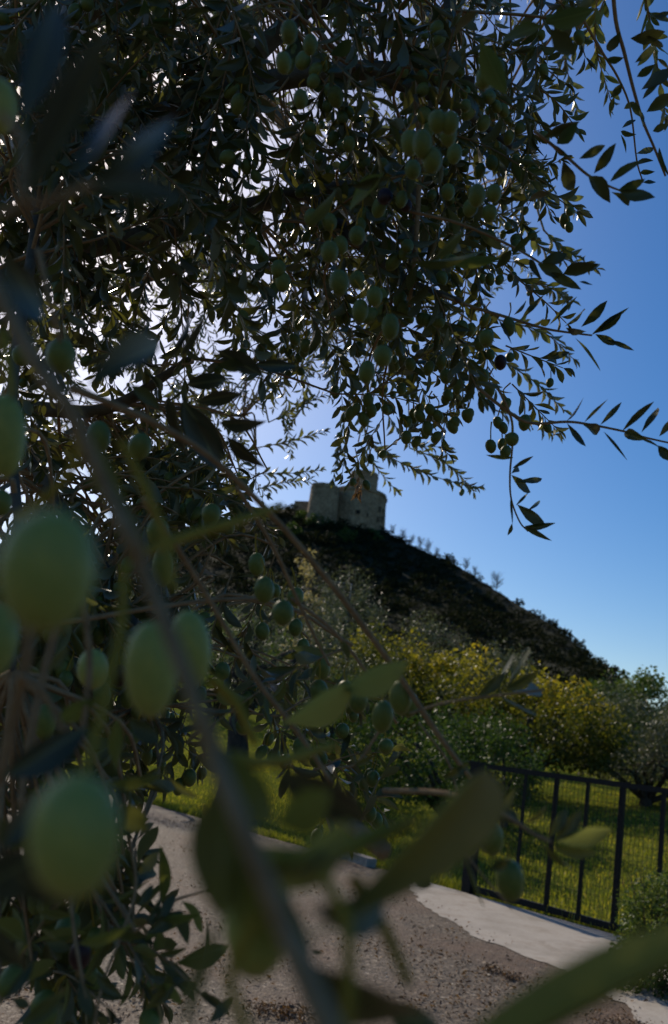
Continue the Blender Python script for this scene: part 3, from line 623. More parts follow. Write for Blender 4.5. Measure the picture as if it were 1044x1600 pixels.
spray_px([(835, 205), (880, 240), (918, 273), (950, 290), (975, 300)], .95, 4, [(905, 248, 950, 226, 15), (928, 271, 963, 222, 14), (953, 284, 1005, 248, 15), (919, 275, 955, 309, 18), (968, 299, 1026, 308, 15), (966, 297, 1008, 282, 14), (955, 300, 990, 320, 7), (880, 250, 898, 295, 16), (870, 225, 902, 195, 18), (850, 215, 905, 190, 16), (890, 245, 860, 225, 12)])
spray_px([(955, -60), (962, 30), (975, 80), (990, 140), (1005, 190), (1022, 230), (1040, 275)], 1.15, 4.5, [(985, 60, 1040, 52, 18), (992, 98, 1030, 70, 13), (1002, 140, 1046, 106, 16), (1004, 155, 1030, 128, 10), (1010, 175, 1055, 145, 20), (1000, 172, 1004, 200, 10), (972, 130, 955, 154, 13), (995, 120, 1024, 102, 14), (1015, 20, 1050, 36, 12), (1018, 30, 1050, 18, 9), (1010, 55, 1040, 78, 10), (970, 50, 955, 80, 12), (975, 90, 945, 96, 12), (1030, 230, 1042, 275, 10), (1005, 185, 985, 160, 10), (1020, 205, 1044, 195, 12)])
spray_px([(905, 20), (940, 80), (965, 120), (985, 170), (995, 250), (1005, 285)], 1.4, 3, [(960, 150, 952, 180, 9), (975, 170, 990, 160, 9), (972, 200, 995, 185, 8), (970, 205, 990, 212, 10), (994, 240, 1020, 230, 7), (995, 255, 1018, 250, 9), (1000, 270, 1020, 268, 8), (1005, 285, 1025, 285, 8), (970, 210, 980, 240, 5)])
spray_px([(640, 330), (720, 350), (800, 385), (850, 415), (880, 440)], 1.0, 4, [(828, 405, 842, 432, 12), (840, 412, 882, 430, 18), (856, 425, 908, 452, 16), (880, 428, 930, 412, 20), (845, 410, 885, 396, 16), (800, 400, 840, 360, 12), (910, 425, 945, 412, 8), (905, 440, 925, 445, 6), (800, 390, 775, 420, 16)])
def ends_right(x, y, g):
    if x > 650: return g.gauss(-12, 45)
    if x > 430: return g.gauss(-45, 50)
    return g.gauss(-75, 55)
CROWN = [(-90, -160), (930, -160), (905, 60), (850, 180), (880, 250), (885, 330), (870, 380), (900, 450), (860, 480), (850, 520), (885, 560), (880, 620), (865, 665), (800, 690), (735, 672), (700, 690), (650, 705), (560, 735), (522, 660), (500, 580), (455, 610), (430, 690), (400, 760), (250, 800), (-90, 820)]
thin = [([(700, -160), (1000, -160), (1000, 480), (760, 480), (760, 250)], .35), ([(120, 0), (470, 0), (440, 220), (240, 200)], .6), ([(-50, 250), (400, 250), (480, 700), (-50, 700)], .58)]
fill(T1, CROWN, 215, (1.05, 1.9), ends_right, (.16, .34), (.034, .052), .016, .0, avoid=thin, olz=lambda x, y: .22 if (x > 400 and y > -50) else .06)
# extended shoots of the crown that leave its outline
for pts, d in [([(760, 60), (830, 90), (880, 130)], 1.5), ([(820, -40), (890, 20), (915, 90)], 1.5), ([(760, 250), (840, 290), (900, 330)], 1.4), ([(790, 420), (850, 470), (885, 505)], 1.5), ([(790, 540), (840, 560), (880, 575)], 1.5), ([(800, 600), (840, 640), (872, 672)], 1.6), ([(830, 130), (870, 160), (900, 200)], 1.6),
               ([(560, 600), (545, 660), (535, 740)], 1.6), ([(600, 650), (570, 700), (545, 755)], 1.7), ([(700, 640), (690, 690), (700, 710)], 1.8)]:
    T1.twig([P(x, y, d) for x, y in pts], .0016, .0008, l=(.032, .045), step=.015, ol=.12)
fill(T1, [(130, 690), (400, 700), (445, 760), (440, 850), (300, 880), (130, 860)], 34, (.9, 1.7), lambda x, y, g: g.gauss(-60, 50), (.14, .26), (.034, .05), .018, .1, max_att=.5)
LOW = [(-80, 780), (260, 780), (400, 800), (440, 860), (430, 960), (330, 1000), (260, 1100), (330, 1210), (200, 1250), (-80, 1270)]
fill(T1, LOW, 84, (.75, 1.5), lambda x, y, g: g.gauss(-70, 40), (.14, .28), (.035, .052), .02, .14, max_att=.5)
LOW2 = [(-80, 1230), (250, 1240), (215, 1330), (260, 1480), (270, 1640), (-80, 1640)]
fill(T1, LOW2, 16, (.65, .95), lambda x, y, g: g.gauss(-75, 45), (.12, .2), (.034, .05), .022, .16, max_att=.5)
fill(T1, [(-80, 1190), (230, 1190), (230, 1430), (-80, 1430)], 10, (.65, .95), lambda x, y, g: g.gauss(-60, 60), (.1, .18), (.034, .05), .02, .16, max_att=.5)
fill(T1, [(320, 990), (560, 990), (620, 1150), (560, 1240), (420, 1260), (320, 1210)], 9, (.8, 1.4), lambda x, y, g: g.gauss(-60, 50), (.1, .2), (.032, .046), .02, .12, max_att=.5)
fill(T1, [(0, 1290), (330, 1290), (330, 1640), (0, 1640)], 9, (.65, .95), lambda x, y, g: g.gauss(40, 50), (.08, .15), (.032, .046), .02, .1, max_att=.3)
fill(T1, [(430, 1170), (620, 1150), (620, 1290), (520, 1320), (430, 1260)], 5, (.8, 1.3), lambda x, y, g: g.gauss(-40, 60), (.08, .14), (.034, .045), .022, .1, max_att=.2)
# unseen foliage added over and behind the camera to block blue skylight
def sky_blocker(T, n):
    g = T.rng; k = 0
    while k < n:
        v = Vector((g.gauss(0, 1), g.gauss(0, 1), g.gauss(0, 1))).normalized()
        if v.z < -.05 or v.dot(fwd) > .55: continue
        if v.y > .25 and v.x < .35 and v.z < .75: continue
        p0 = EYE + v*g.uniform(.8, 2.1); q = proj(p0)
        if p0.z < 1.5: continue
        dv = Vector((g.gauss(0, .6), g.gauss(0, .6), g.gauss(-.5, .5))).normalized(); L = g.uniform(.2, .36); p2 = p0+dv*L+Vector((0, 0, -.08))
        bad = False
        for pp in (p0, p2):
            q = proj(pp)
            if q and -150 < q[0] < 1200 and -150 < q[1] < 1750: bad = True
            if (pp-EYE).length < .6: bad = True
        if bad: continue
        T.twig([p0, p0+dv*(L*.5), p2], .0016, .0008, step=.017, l=(.042, .06), ol=.05, sub=3)
        k += 1
for pts, r_ in [([P(-200, 350, 2.2), Vector((-.9, .9, 2.7)), Vector((-.2, .1, 2.8)), Vector((.5, -.8, 2.9))], .03), ([Vector((-.9, .9, 2.7)), Vector((.3, 1.0, 3.0)), Vector((1.3, .8, 2.9))], .02), ([Vector((-.2, .1, 2.8)), Vector((-.9, -.6, 2.6)), Vector((-1.4, -1.3, 2.2))], .02), ([Vector((.5, 0, 2.95)), Vector((1.2, -.3, 2.7)), Vector((1.7, -.5, 2.2))], .015)]:
    c = catmull(pts, 8); n_ = len(c); b = MB(); b.tube(c, [r_*(1-.7*i/(n_-1)) for i in range(n_)], 8); b.build('limb', M['bark'], T1.root)  # unseen limbs added to carry that foliage
sky_blocker(T1, 420)
T1.finish()

# ================================================================== the second olive tree, behind the first
T2 = Tree('olive_tree', (-3.6, 5.2, 0), 'second olive tree with small silvery leaves seen through the nearest branches, above the castle', 'olive tree', 8)
b = MB(); tr = [Vector((-3.6, 5.2, -.05)), Vector((-3.55, 5.15, .5)), Vector((-3.7, 5.1, 1.1)), Vector((-3.5, 5.0, 1.7))]
c = catmull(tr, 6); b.tube(c, [0.24*(1-.4*i/(len(c)-1)) + (.08*max(0, 1-i/4)) for i in range(len(c))], 14); b.build('trunk', M['bark'], T2.root)
top = tr[-1]
for pts, r_ in [([top, P(-250, 500, 5.0), P(0, 250, 4.6), P(300, 60, 4.2), P(620, -60, 3.8)], .07), ([top, P(-120, 620, 4.8), P(80, 500, 4.2), P(280, 420, 3.8), P(450, 420, 3.5)], .05), ([top, P(-100, 750, 4.8), P(80, 690, 4.3), P(250, 640, 4.0), P(380, 650, 3.8)], .04),
                ([top, P(-150, 300, 5.2), P(60, 60, 5.0), P(300, -100, 4.6)], .05), ([P(300, 60, 4.2), P(450, 200, 3.6), P(560, 350, 3.3), P(620, 480, 3.2)], .03), ([P(620, -60, 3.8), P(720, 120, 3.5), P(790, 300, 3.4)], .03)]:
    c = catmull(pts, 8); n_ = len(c); b = MB(); b.tube(c, [r_*(1-.8*i/(n_-1)) for i in range(n_)], 8); b.build('limb', M['bark'], T2.root); T2.limb_pts += c
C2 = [(-120, -160), (880, -160), (850, 100), (850, 250), (830, 330), (850, 420), (800, 480), (720, 560), (600, 640), (520, 640), (500, 600), (490, 640), (500, 700), (450, 760), (380, 800), (-120, 830)]
hole = [([(320, 20), (450, 20), (440, 200), (370, 220), (330, 100)], .7)]
fill(T2, C2, 380, (2.9, 5.2), ends_right, (.22, .48), (.045, .062), .022, .03, ra=.0022, avoid=hole, max_att=1.6)
for pts, d in [([(380, 640), (430, 600), (490, 560)], 3.4), ([(400, 700), (450, 690), (505, 675)], 3.6), ([(400, 740), (450, 740), (500, 735)], 3.6), ([(420, 660), (460, 640), (520, 610)], 3.5), ([(380, 600), (440, 560), (480, 530)], 3.6), ([(400, 765), (440, 755), (485, 750)], 3.6), ([(560, 690), (580, 720), (600, 745), (618, 765)], 3.4),
               ([(570, 690), (620, 720), (680, 745), (745, 762)], 3.1), ([(640, 700), (690, 720), (720, 745), (740, 768)], 3.3), ([(540, 650), (530, 700), (520, 750)], 3.2), ([(560, 640), (580, 690), (610, 710)], 3.2), ([(600, 640), (640, 690), (700, 700)], 3.2), ([(470, 560), (480, 620), (450, 670)], 3.5), ([(860, 120), (930, 30), (960, -50)][::-1], 3.0), ([(900, -60), (880, 60), (900, 170)], 2.8), ([(1000, -60), (1020, 60), (1040, 180)], 2.4), ([(940, -60), (930, 60), (955, 160)], 2.4), ([(800, 330), (850, 390), (930, 420)], 2.8), ([(820, 440), (860, 450), (890, 470)], 2.8), ([(780, 500), (850, 520), (895, 560)], 2.8), ([(780, 560), (840, 600), (880, 640)], 2.8), ([(770, 640), (820, 655), (870, 680)], 2.8), ([(840, 300), (880, 310), (905, 330)], 2.8), ([(850, 360), (880, 390), (900, 400)], 2.8)]:
    T2.twig([P(x, y, d) for x, y in pts], .003, .0012, l=(.045, .06), step=.018, w=(.24,.32), ol=.03, sub=6, ang=(25, 50))
    b_ = min(T2.limb_pts, key=lambda v: (v-P(*pts[0], d)).length_squared)
    T2.twigs.append((catmull([b_, b_.lerp(P(*pts[0], d), .6)+Vector((0, 0, .1)), P(*pts[0], d)], 4), [.005-.0002*i for i in range(9)]))
T2.finish(n_leaf=295, n_olive=200, mat_small=M['leaf_far'], min_px=12, stuff_tmpl=[leaf_template(3, .12, .2, .25), leaf_template(3, .25, -.4, .3)])

# dead withered spray hanging before the castle
T3 = empty('dry_leaf_cluster', P(562, 745, 2.6), 'withered orange leaf cluster hanging in front of the castle tower', 'dry leaves')
for i in range(12):
    tv, tf = LT_LO[i % 3]; a = P(558+rng.uniform(-6, 8), 748+rng.uniform(-6, 22), 2.6); d = (Vector((rng.gauss(0, .5), rng.gauss(0, .4), -1))).normalized()
    x = d.orthogonal().normalized(); x = Quaternion(d, rng.uniform(0, 6)) @ x; z = x.cross(d); L = rng.uniform(.035, .055)
    o_ = T3.location; mm = np.array([[[x.x*L*.22, d.x*L, z.x*L, a.x-o_.x], [x.y*L*.22, d.y*L, z.y*L, a.y-o_.y], [x.z*L*.22, d.z*L, z.z*L, a.z-o_.z]]])
    v_, f_, t_ = instance_np(tv, tf, mm, np.array([.75+.25*rng.random()])); link(bpy.data.objects.new('leaf', mesh_np('leaf', v_, f_, M['leaf_dry'], True, t_)), T3)
b = MB(); b.tube([P(555, 700, 2.6), P(560, 725, 2.6), P(562, 765, 2.6)], [.002, .0018, .001], 5); b.build('twig', M['twig'], T3)

# ================================================================== trees and shrubs beyond the road
def crown_mesh(name, cx, cy, cz, rx, ry, rz, nclump, nleaf, lsize, mt, parent, seed, tintf=None, aspect=.45, fill_low=True, clump_r=.28, droop=.3):
    g = np.random.RandomState(seed)
    u = g.normal(size=(nclump, 3)); u /= np.linalg.norm(u, axis=1)[:, None]
    rr_ = g.uniform(.45, 1.0, nclump)**.6
    lob = np.array([1+.28*mnoise.fractal(Vector((a[0]*1.6+seed, a[1]*1.6, a[2]*1.6)), 1, 2, 3) for a in u])
    cc = u*(rr_*lob)[:, None]*np.array([rx, ry, rz])
    cc[:, 2] = np.where(cc[:, 2] < -.6*rz, -.6*rz+g.uniform(0, .2, nclump)*rz, cc[:, 2])
    csz = clump_r*g.uniform(.5, 1.2, nclump)*min(rx, rz)
    per = np.repeat(np.arange(nclump), nleaf); n = len(per)
    v = g.normal(size=(n, 3)); v /= np.linalg.norm(v, axis=1)[:, None]
    pos = cc[per] + v*(csz[per]*g.uniform(.2, 1, n)**.5)[:, None] + np.array([cx, cy, cz])
    d = v*.8 + g.normal(size=(n, 3))*.5 + np.array([0, 0, -droop]); d /= np.linalg.norm(d, axis=1)[:, None]
    s = np.cross(d, g.normal(size=(n, 3))); s /= np.linalg.norm(s, axis=1)[:, None]
    L = lsize*g.uniform(.6, 1.3, n); w = L*aspect
    a = pos; b_ = pos + d*(L*.45)[:, None] + s*(w/2)[:, None]; c_ = pos+d*L[:, None]; e = pos + d*(L*.45)[:, None] - s*(w/2)[:, None]
    V_ = np.stack([a, b_, c_, e], 1).reshape(-1, 3); Fa = np.arange(n*4).reshape(-1, 4)
    ct = g.rand(nclump); t = np.clip(.55*ct[per]+.45*g.rand(n), 0, 1)
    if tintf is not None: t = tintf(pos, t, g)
    V_ = V_ - np.array(parent.location)
    o = bpy.data.objects.new(name, mesh_np(name, V_, Fa, mt, False, t)); link(o, parent)
    return o, cc+np.array([cx, cy, cz])
def gz(x, y): return max(hillz(x, y), 0) if math.hypot(x, y) > 40 else field(x, y)
def mid_tree(name, label, cat, px, ytop, wpx, dist, mt, nclump, nleaf, lsize, seed, group=None, tintf=None, aspect=.45, low=.35, trunkr=.14, px_trunk=None, bark='bark_far', depth=None):
    r_ = ray(px, 1150); h = math.hypot(r_.x, r_.y); x = r_.x/h*dist; y = r_.y/h*dist; z0 = gz(x, y)
    rt = ray(px, ytop-8); ht = 1.04*(EYE.z + dist*rt.z/math.hypot(rt.x, rt.y) - z0)        # real height
    rx = wpx/2*dist/F; zl = ht*low; rz = (ht-zl)/2; cz = z0+zl+rz
    root = empty(name, (x, y, z0), label, cat, group)
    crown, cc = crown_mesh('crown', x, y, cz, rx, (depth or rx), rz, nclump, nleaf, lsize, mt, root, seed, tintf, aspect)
    b = MB(); g = random.Random(seed)
    tx = x + (0 if px_trunk is None else (px_trunk-px)*dist/F)
    tp = Vector((tx+g.uniform(-.1, .1), y, z0+zl*1.1))
    c = catmull([Vector((tx, y, z0-.1)), Vector((tx+g.uniform(-.15, .15), y+g.uniform(-.1, .1), z0+zl*.5)), tp], 6)
    b.tube(c, [trunkr*(1.3-.5*i/(len(c)-1)) for i in range(len(c))], 9); b.build('trunk', M[bark], root)
    b = MB()
    for k in range(9):
        e = Vector(cc[g.randrange(len(cc))]); m_ = tp.lerp(e, .5)+Vector((g.gauss(0, .2), g.gauss(0, .2), .1*ht))
        c = catmull([tp-Vector((0, 0, .1)), m_, e], 5); b.tube(c, [trunkr*.55*(1-.85*i/(len(c)-1)) for i in range(len(c))], 5)
    b.build('limbs', M[bark], root)
    return root
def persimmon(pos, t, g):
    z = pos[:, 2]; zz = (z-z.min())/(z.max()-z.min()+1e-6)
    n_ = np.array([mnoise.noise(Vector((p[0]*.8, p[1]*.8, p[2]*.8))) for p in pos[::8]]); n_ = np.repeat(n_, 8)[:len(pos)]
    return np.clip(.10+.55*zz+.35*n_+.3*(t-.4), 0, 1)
mid_tree('olive_tree', 'silvery olive tree with a dark leaning trunk on the grass across the road', 'olive tree', 430, 935, 230, 17, M['leaf_grey'], 190, 75, .075, 21, low=.36, trunkr=.24, px_trunk=375, aspect=.28)
mid_tree('olive_tree', 'pale leafed olive tree half hidden behind the near branches, left of the dark leaning trunk', 'olive tree', 190, 900, 260, 20, M['leaf_grey'], 150, 70, .085, 22, low=.42, trunkr=.2, aspect=.28)
mid_tree('olive_tree', 'grey green olive tree rising behind the yellow leafed trees below the utility pole', 'olive tree', 520, 905, 130, 30, M['leaf_grey'], 130, 70, .12, 23, low=.2, aspect=.3)
mid_tree('olive_tree', 'rounded grey olive crown between the two yellow leafed trees and the dark hill', 'olive tree', 655, 972, 120, 33, M['leaf_grey'], 110, 60, .13, 24, low=.2, aspect=.3)
mid_tree('olive_tree', 'small grey olive crown above the gap between the yellow leafed trees', 'olive tree', 775, 1018, 120, 32, M['leaf_grey'], 100, 60, .13, 25, low=.2, aspect=.3)
mid_tree('flowering_tree', 'thin tree with a pale yellow top left of the utility pole', 'tree', 448, 868, 62, 24, M['leaf_pale'], 34, 40, .11, 26, low=.3, trunkr=.08)
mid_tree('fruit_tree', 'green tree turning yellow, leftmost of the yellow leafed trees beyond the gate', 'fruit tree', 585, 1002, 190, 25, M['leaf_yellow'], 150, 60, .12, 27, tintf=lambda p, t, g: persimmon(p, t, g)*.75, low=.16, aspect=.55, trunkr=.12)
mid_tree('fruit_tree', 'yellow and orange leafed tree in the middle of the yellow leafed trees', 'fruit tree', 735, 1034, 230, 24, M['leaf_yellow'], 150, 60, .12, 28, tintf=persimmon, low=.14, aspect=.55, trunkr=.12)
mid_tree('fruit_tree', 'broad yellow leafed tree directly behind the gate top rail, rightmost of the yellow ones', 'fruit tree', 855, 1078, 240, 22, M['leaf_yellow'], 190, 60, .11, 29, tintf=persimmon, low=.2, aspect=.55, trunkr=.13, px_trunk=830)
mid_tree('olive_tree', 'dark green olive tree at the right edge behind the gate', 'olive tree', 985, 1100, 170, 24, M['leaf_grey'], 180, 65, .10, 30, low=.08, aspect=.32, trunkr=.16, px_trunk=1010)
mid_tree('olive_tree', 'grey olive tree cut by the right edge of the photo beyond the fence field', 'olive tree', 1075, 1120, 140, 24, M['leaf_grey'], 120, 60, .11, 31, low=.08, aspect=.32, trunkr=.14)
mid_tree('broadleaf_tree', 'bright green round tree below the foot of the hill ridge at right', 'tree', 1010, 1066, 120, 42, M['leaf_green'], 110, 60, .2, 32, low=.15, aspect=.6)
mid_tree('broadleaf_tree', 'mid green bushy tree between the yellow tree and the bright round tree', 'tree', 935, 1072, 90, 36, M['leaf_green'], 90, 60, .16, 33, low=.1, aspect=.5)
mid_tree('broadleaf_tree', 'shaded tree with a bare dark trunk standing left of the gate post', 'tree', 640, 1125, 230, 14.5, M['leaf_green'], 150, 60, .07, 34, low=.22, trunkr=.10, px_trunk=712, aspect=.5, tintf=lambda p, t, g: t*.3)  # leaf tint scaled down: shade under the trees painted into the colour
mid_tree('broadleaf_tree', 'dense shaded green tree low behind the gate left panel', 'tree', 765, 1128, 190, 17, M['leaf_green'], 150, 60, .08, 35, low=.10, trunkr=.09, aspect=.5, px_trunk=790, tintf=lambda p, t, g: t*.3)  # low leaf tint paints in the shade beneath the taller crowns
mid_tree('broadleaf_tree', 'dark bushy shade tree between the leaning olive trunk and the leftmost yellow tree', 'tree', 520, 1062, 150, 19, M['leaf_green'], 110, 60, .09, 37, low=.08, trunkr=.09, aspect=.5, tintf=lambda p, t, g: t*.3)  # lowered tint again, shade put into the leaf colour
mid_tree('broadleaf_tree', 'dark tree closing the gap behind the olive trunk across the road', 'tree', 330, 960, 260, 40, M['leaf_green'], 130, 60, .2, 36, low=.05, aspect=.5)
# ------------------------------------------------------------------ hillside scrub
def scrub_points(n, seed, fn):
    g = np.random.RandomState(seed); out = []
    while len(out) < n:
        az = g.uniform(-.62, .62); r = g.uniform(60, 320)
        if g.rand() > (r/320)**.7: continue
        rs = float(np.interp(az, ska, skr))
        if r > rs*1.03: continue
        out.append((math.sin(az)*r, math.cos(az)*r, r, r/rs))
    return out
def clump_mesh(nl, seed):
    g = np.random.RandomState(seed); v = g.normal(size=(nl, 3)); v /= np.linalg.norm(v, axis=1)[:, None]; v[:, 2] = np.abs(v[:, 2])*1.0-.1
    pos = v*g.uniform(.6, 1, nl)[:, None]; d = v+g.normal(size=(nl, 3))*.5; d /= np.linalg.norm(d, axis=1)[:, None]
    s = np.cross(d, g.normal(size=(nl, 3))); s /= np.linalg.norm(s, axis=1)[:, None]; L = .38
    return np.stack([pos-d*L*.4, pos+s*L*.3, pos+d*L*.6, pos-s*L*.3], 1).reshape(-1, 3), np.arange(nl*4).reshape(-1, 4)
CL = [clump_mesh(46, i) for i in range(5)]
pts = scrub_points(10500, 3, None); g = np.random.RandomState(9)
VV = []; FF = []; TT = []; off_ = 0; byk = [[] for _ in CL]
for i, (x, y, r, q) in enumerate(pts):
    s = (.8+2.6*g.rand()**2.2)*(.55+.6*r/300)*(.7 if q > .93 else 1); z = hillz(x, y); byk[i % 5].append([[s*g.uniform(.8, 1.3), 0, 0, x], [0, s, 0, y], [0, 0, s*g.uniform(.7, 1.15), z-.1*s]])
for k, (tv, tf) in enumerate(CL):
    mm = np.array(byk[k]); base = np.clip(g.rand(len(mm))**1.4*.7+.45*np.array([fbm(q[0][3]*.025, q[1][3]*.025, 4) for q in mm])+.08, 0, 1)
    v_, f_, _ = instance_np(tv, tf, mm); VV.append(v_); FF.append(f_+off_); off_ += len(v_); TT.append(np.clip(np.repeat(base, len(tf))*.78+g.rand(len(f_))*.14, 0, 1))
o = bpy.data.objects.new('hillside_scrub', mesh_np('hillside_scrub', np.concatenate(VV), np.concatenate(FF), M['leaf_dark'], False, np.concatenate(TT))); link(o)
tag(o, 'dark evergreen scrub covering the steep hillside below the castle', 'scrub', kind='stuff')
# shrubs one can tell apart below the castle and along the skyline
CAST_D = 292.0
def on_hill(px, py, back=1.0):
    """first point of the hill that the pixel sees"""
    r_ = ray(px, py); h = math.hypot(r_.x, r_.y); d = 60.0
    while d < 340:
        p = EYE + r_*(d/h)
        if hillz(p.x, p.y) >= p.z: return p
        d += 1.0
    az = math.atan2(r_.x, r_.y); rs = float(np.interp(az, ska, skr)); x = math.sin(az)*rs; y = math.cos(az)*rs
    return Vector((x, y, hillz(x, y)))
shrubs = [(495, 815, 30, 'light green shrub under the castle left tower'), (525, 822, 34, 'yellow green shrub below the middle castle wall'), (472, 806, 26, 'shrub left of the castle at the low wall'), (545, 808, 26, 'dark shrub against the foot of the castle wall'), (540, 838, 30, 'bright green shrub on the slope under the castle drum'),
          (510, 845, 34, 'rounded dark shrub in the middle of the upper slope'), (585, 835, 24, 'shrub at the right foot of the castle drum'), (565, 825, 24, 'pale shrub in front of the castle drum'), (455, 830, 34, 'shrub low at the left end of the castle slope'), (440, 800, 30, 'dark shrub on the ridge left of the castle')]
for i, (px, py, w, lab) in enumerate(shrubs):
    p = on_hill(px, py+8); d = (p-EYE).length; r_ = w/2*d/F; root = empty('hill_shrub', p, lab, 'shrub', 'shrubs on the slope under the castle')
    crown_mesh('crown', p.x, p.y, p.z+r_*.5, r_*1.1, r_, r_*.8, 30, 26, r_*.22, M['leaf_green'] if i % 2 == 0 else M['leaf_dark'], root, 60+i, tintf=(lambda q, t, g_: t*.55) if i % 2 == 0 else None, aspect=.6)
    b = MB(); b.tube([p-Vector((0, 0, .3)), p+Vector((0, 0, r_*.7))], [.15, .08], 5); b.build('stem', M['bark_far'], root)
def bare_tree(px, py_top, hpx, lab, seed, w=.5):
    r_ = ray(px, py_top+hpx); az = math.atan2(r_.x, r_.y); rs = float(np.interp(az, ska, skr)); x = math.sin(az)*rs; y = math.cos(az)*rs
    p = Vector((x, y, hillz(x, y)-.3)); g_ = random.Random(seed); H = hpx*rs/F*g_.uniform(.8, 1.3)+.6
    root = empty('bare_tree', p, lab, 'bare tree', 'leafless trees on the ridge')
    b = MB(); b.tube([p, p+Vector((g_.gauss(0, .1), 0, H*.5)), p+Vector((g_.gauss(0, .2), 0, H*.9))], [H*.016, H*.011, H*.005], 5); b.build('trunk', M['bark_far'], root)
    b = MB()
    for k in range(60):
        t = g_.uniform(.1, .85); a = g_.uniform(0, 6.28); s_ = p+Vector((0, 0, H*t)); L = H*g_.uniform(.25, .5)
        e = s_+Vector((math.cos(a)*L*w, math.sin(a)*L*w, L*.8)); b.tube([s_, s_.lerp(e, .5)+Vector((math.cos(a)*L*.08, 0, 0)), e], [H*.010, H*.007, H*.004], 3, False)
        for q_ in range(2):
            m_ = s_.lerp(e, g_.uniform(.4, .8)); e2 = m_+Vector((g_.gauss(0, .25), g_.gauss(0, .25), .5))*L*.6; b.tube([m_, e2], [H*.006, H*.004], 3, False)
    b.build('boughs', M['bark_far'], root)
for i, (px, yt, h, lab) in enumerate([(612, 826, 14, 'bare thin tree right beside the castle foot'), (628, 836, 15, 'second bare tree right of the castle on the ridge'), (642, 842, 15, 'bare brown tree just below the castle on the skyline'), (656, 848, 15, 'bare tree in the row above the upper ridge'), (668, 853, 14, 'bare tree near the end of the brown ridge row'), (682, 860, 14, 'bare brown tree last of the row beside the dark shrubs'),
                                      (728, 874, 14, 'bare tree beside a thin pole on the mid ridge'), (742, 880, 15, 'bare tree standing just below the thin ridge pole'), (776, 895, 24, 'lone rounded bare tree halfway down the skyline'), (992, 1056, 22, 'bare tree at the bottom end of the ridge')]):
    bare_tree(px, yt, h, lab, 80+i, .9 if h > 20 else .8)
for i, (px, py, w, lab) in enumerate([(700, 868, 22, 'dark round shrub on the upper skyline'), (849, 963, 10, 'tiny dark tuft standing clear on the skyline'), (865, 972, 16, 'dark shrub on the skyline below the tiny tuft'), (905, 1002, 18, 'dark shrub on the lower third of the skyline'), (938, 1032, 20, 'shrub near the bottom of the ridge skyline'), (962, 1052, 26, 'leafy shrub at the foot of the ridge beside the bare tree'), (812, 938, 14, 'low shrub on the middle of the skyline'), (885, 986, 14, 'small shrub between two others low on the skyline')]):
    r_ = ray(px, py+w*.3); az = math.atan2(r_.x, r_.y); rs = float(np.interp(az, ska, skr)); x = math.sin(az)*rs; y = math.cos(az)*rs; p = Vector((x, y, hillz(x, y)-.1)); rad_ = w/2*rs/F
    root = empty('ridge_shrub', p, lab, 'shrub', 'shrubs along the ridge'); crown_mesh('crown', p.x, p.y, p.z+rad_*.55, rad_, rad_, rad_*.8, 16, 26, rad_*.3, M['leaf_dark'], root, 120+i, aspect=.6)
    b = MB(); b.tube([p-Vector((0, 0, .3)), p+Vector((0, 0, rad_*.6))], [.12, .06], 5); b.build('stem', M['bark_far'], root)
# ------------------------------------------------------------------ castle
def hp(px, py, D):                      # point at horizontal distance D along a pixel's ray
    r_ = ray(px, py); return EYE + r_*(D/math.hypot(r_.x, r_.y))
base = hp(550, 800, CAST_D); castle = empty('castle', (base.x, base.y, base.z-12), 'grey stone castle with round towers on top of the hill', 'castle')
def round_tower(name, px, ptop, rpx, D, zbot, taper=1.06, rim=True, n=40, label=None):
    c = hp(px, ptop, D); r_ = rpx*D/F; H = c.z-zbot; b = MB(); vs = []; fs = []
    prof = [(r_*taper*1.05, 0), (r_*taper, H*.35), (r_*1.005, H*.80)]
    if rim: prof += [(r_*1.0, H-1.5), (r_*1.035, H-1.35), (r_*1.035, H-1.05), (r_*1.0, H-.95), (r_*1.0, H), (r_*.86, H), (r_*.86, H-.9), (0.05, H-.9)]
    else: prof += [(r_, H), (.05, H)]
    for (q, z) in prof:
        for k in range(n):
            a = 2*math.pi*k/n; wob = 1+.006*math.sin(k*5+z); vs.append((c.x+q*wob*math.cos(a), c.y+q*wob*math.sin(a), zbot+z))
    for i in range(len(prof)-1):
        for k in range(n): fs.append((i*n+k, i*n+(k+1) % n, (i+1)*n+(k+1) % n, (i+1)*n+k))
    b.add(vs, fs); o = b.build(name, M['stone'], castle, smooth=False)
    if label: o['label'] = label
    return o, c, r_
drum, dc, dr = round_tower('drum_tower', 562, 773, 45, CAST_D, base.z-16, 1.07, label='broad lower round tower')
keep, kc, kr = round_tower('keep_tower', 570, 741, 23, CAST_D+2, base.z-2, 1.02, label='narrow round keep on top')
lt, lc, lr = round_tower('left_tower', 509, 761, 23.5, CAST_D-11, base.z-14, 1.06, label='left round tower')
del lt['label']
def wall_seg(x0, x1, ptop, D0, D1, zb, th=2.0):
    a = hp(x0, ptop[0], D0); c_ = hp(x1, ptop[1], D1); d = (c_-a); d.z = 0; L = d.length; d.normalize(); nn = Vector((-d.y, d.x, 0)); zt = (a.z+c_.z)/2
    mid = (a+c_)/2; b = MB(); b.box((mid.x, mid.y, (zt+zb)/2), d, nn, Vector((0, 0, 1)), L, th, zt-zb)
    b.box((mid.x, mid.y, zt+.12), d, nn, Vector((0, 0, 1)), L, th+.35, .3)
    b.build('curtain_wall', M['stone'], castle, smooth=False); return mid
wall_seg(514, 560, (771, 769), CAST_D-5, CAST_D-5, base.z-14)
wall_seg(462, 492, (785, 786), CAST_D+4, CAST_D+1, base.z-12)
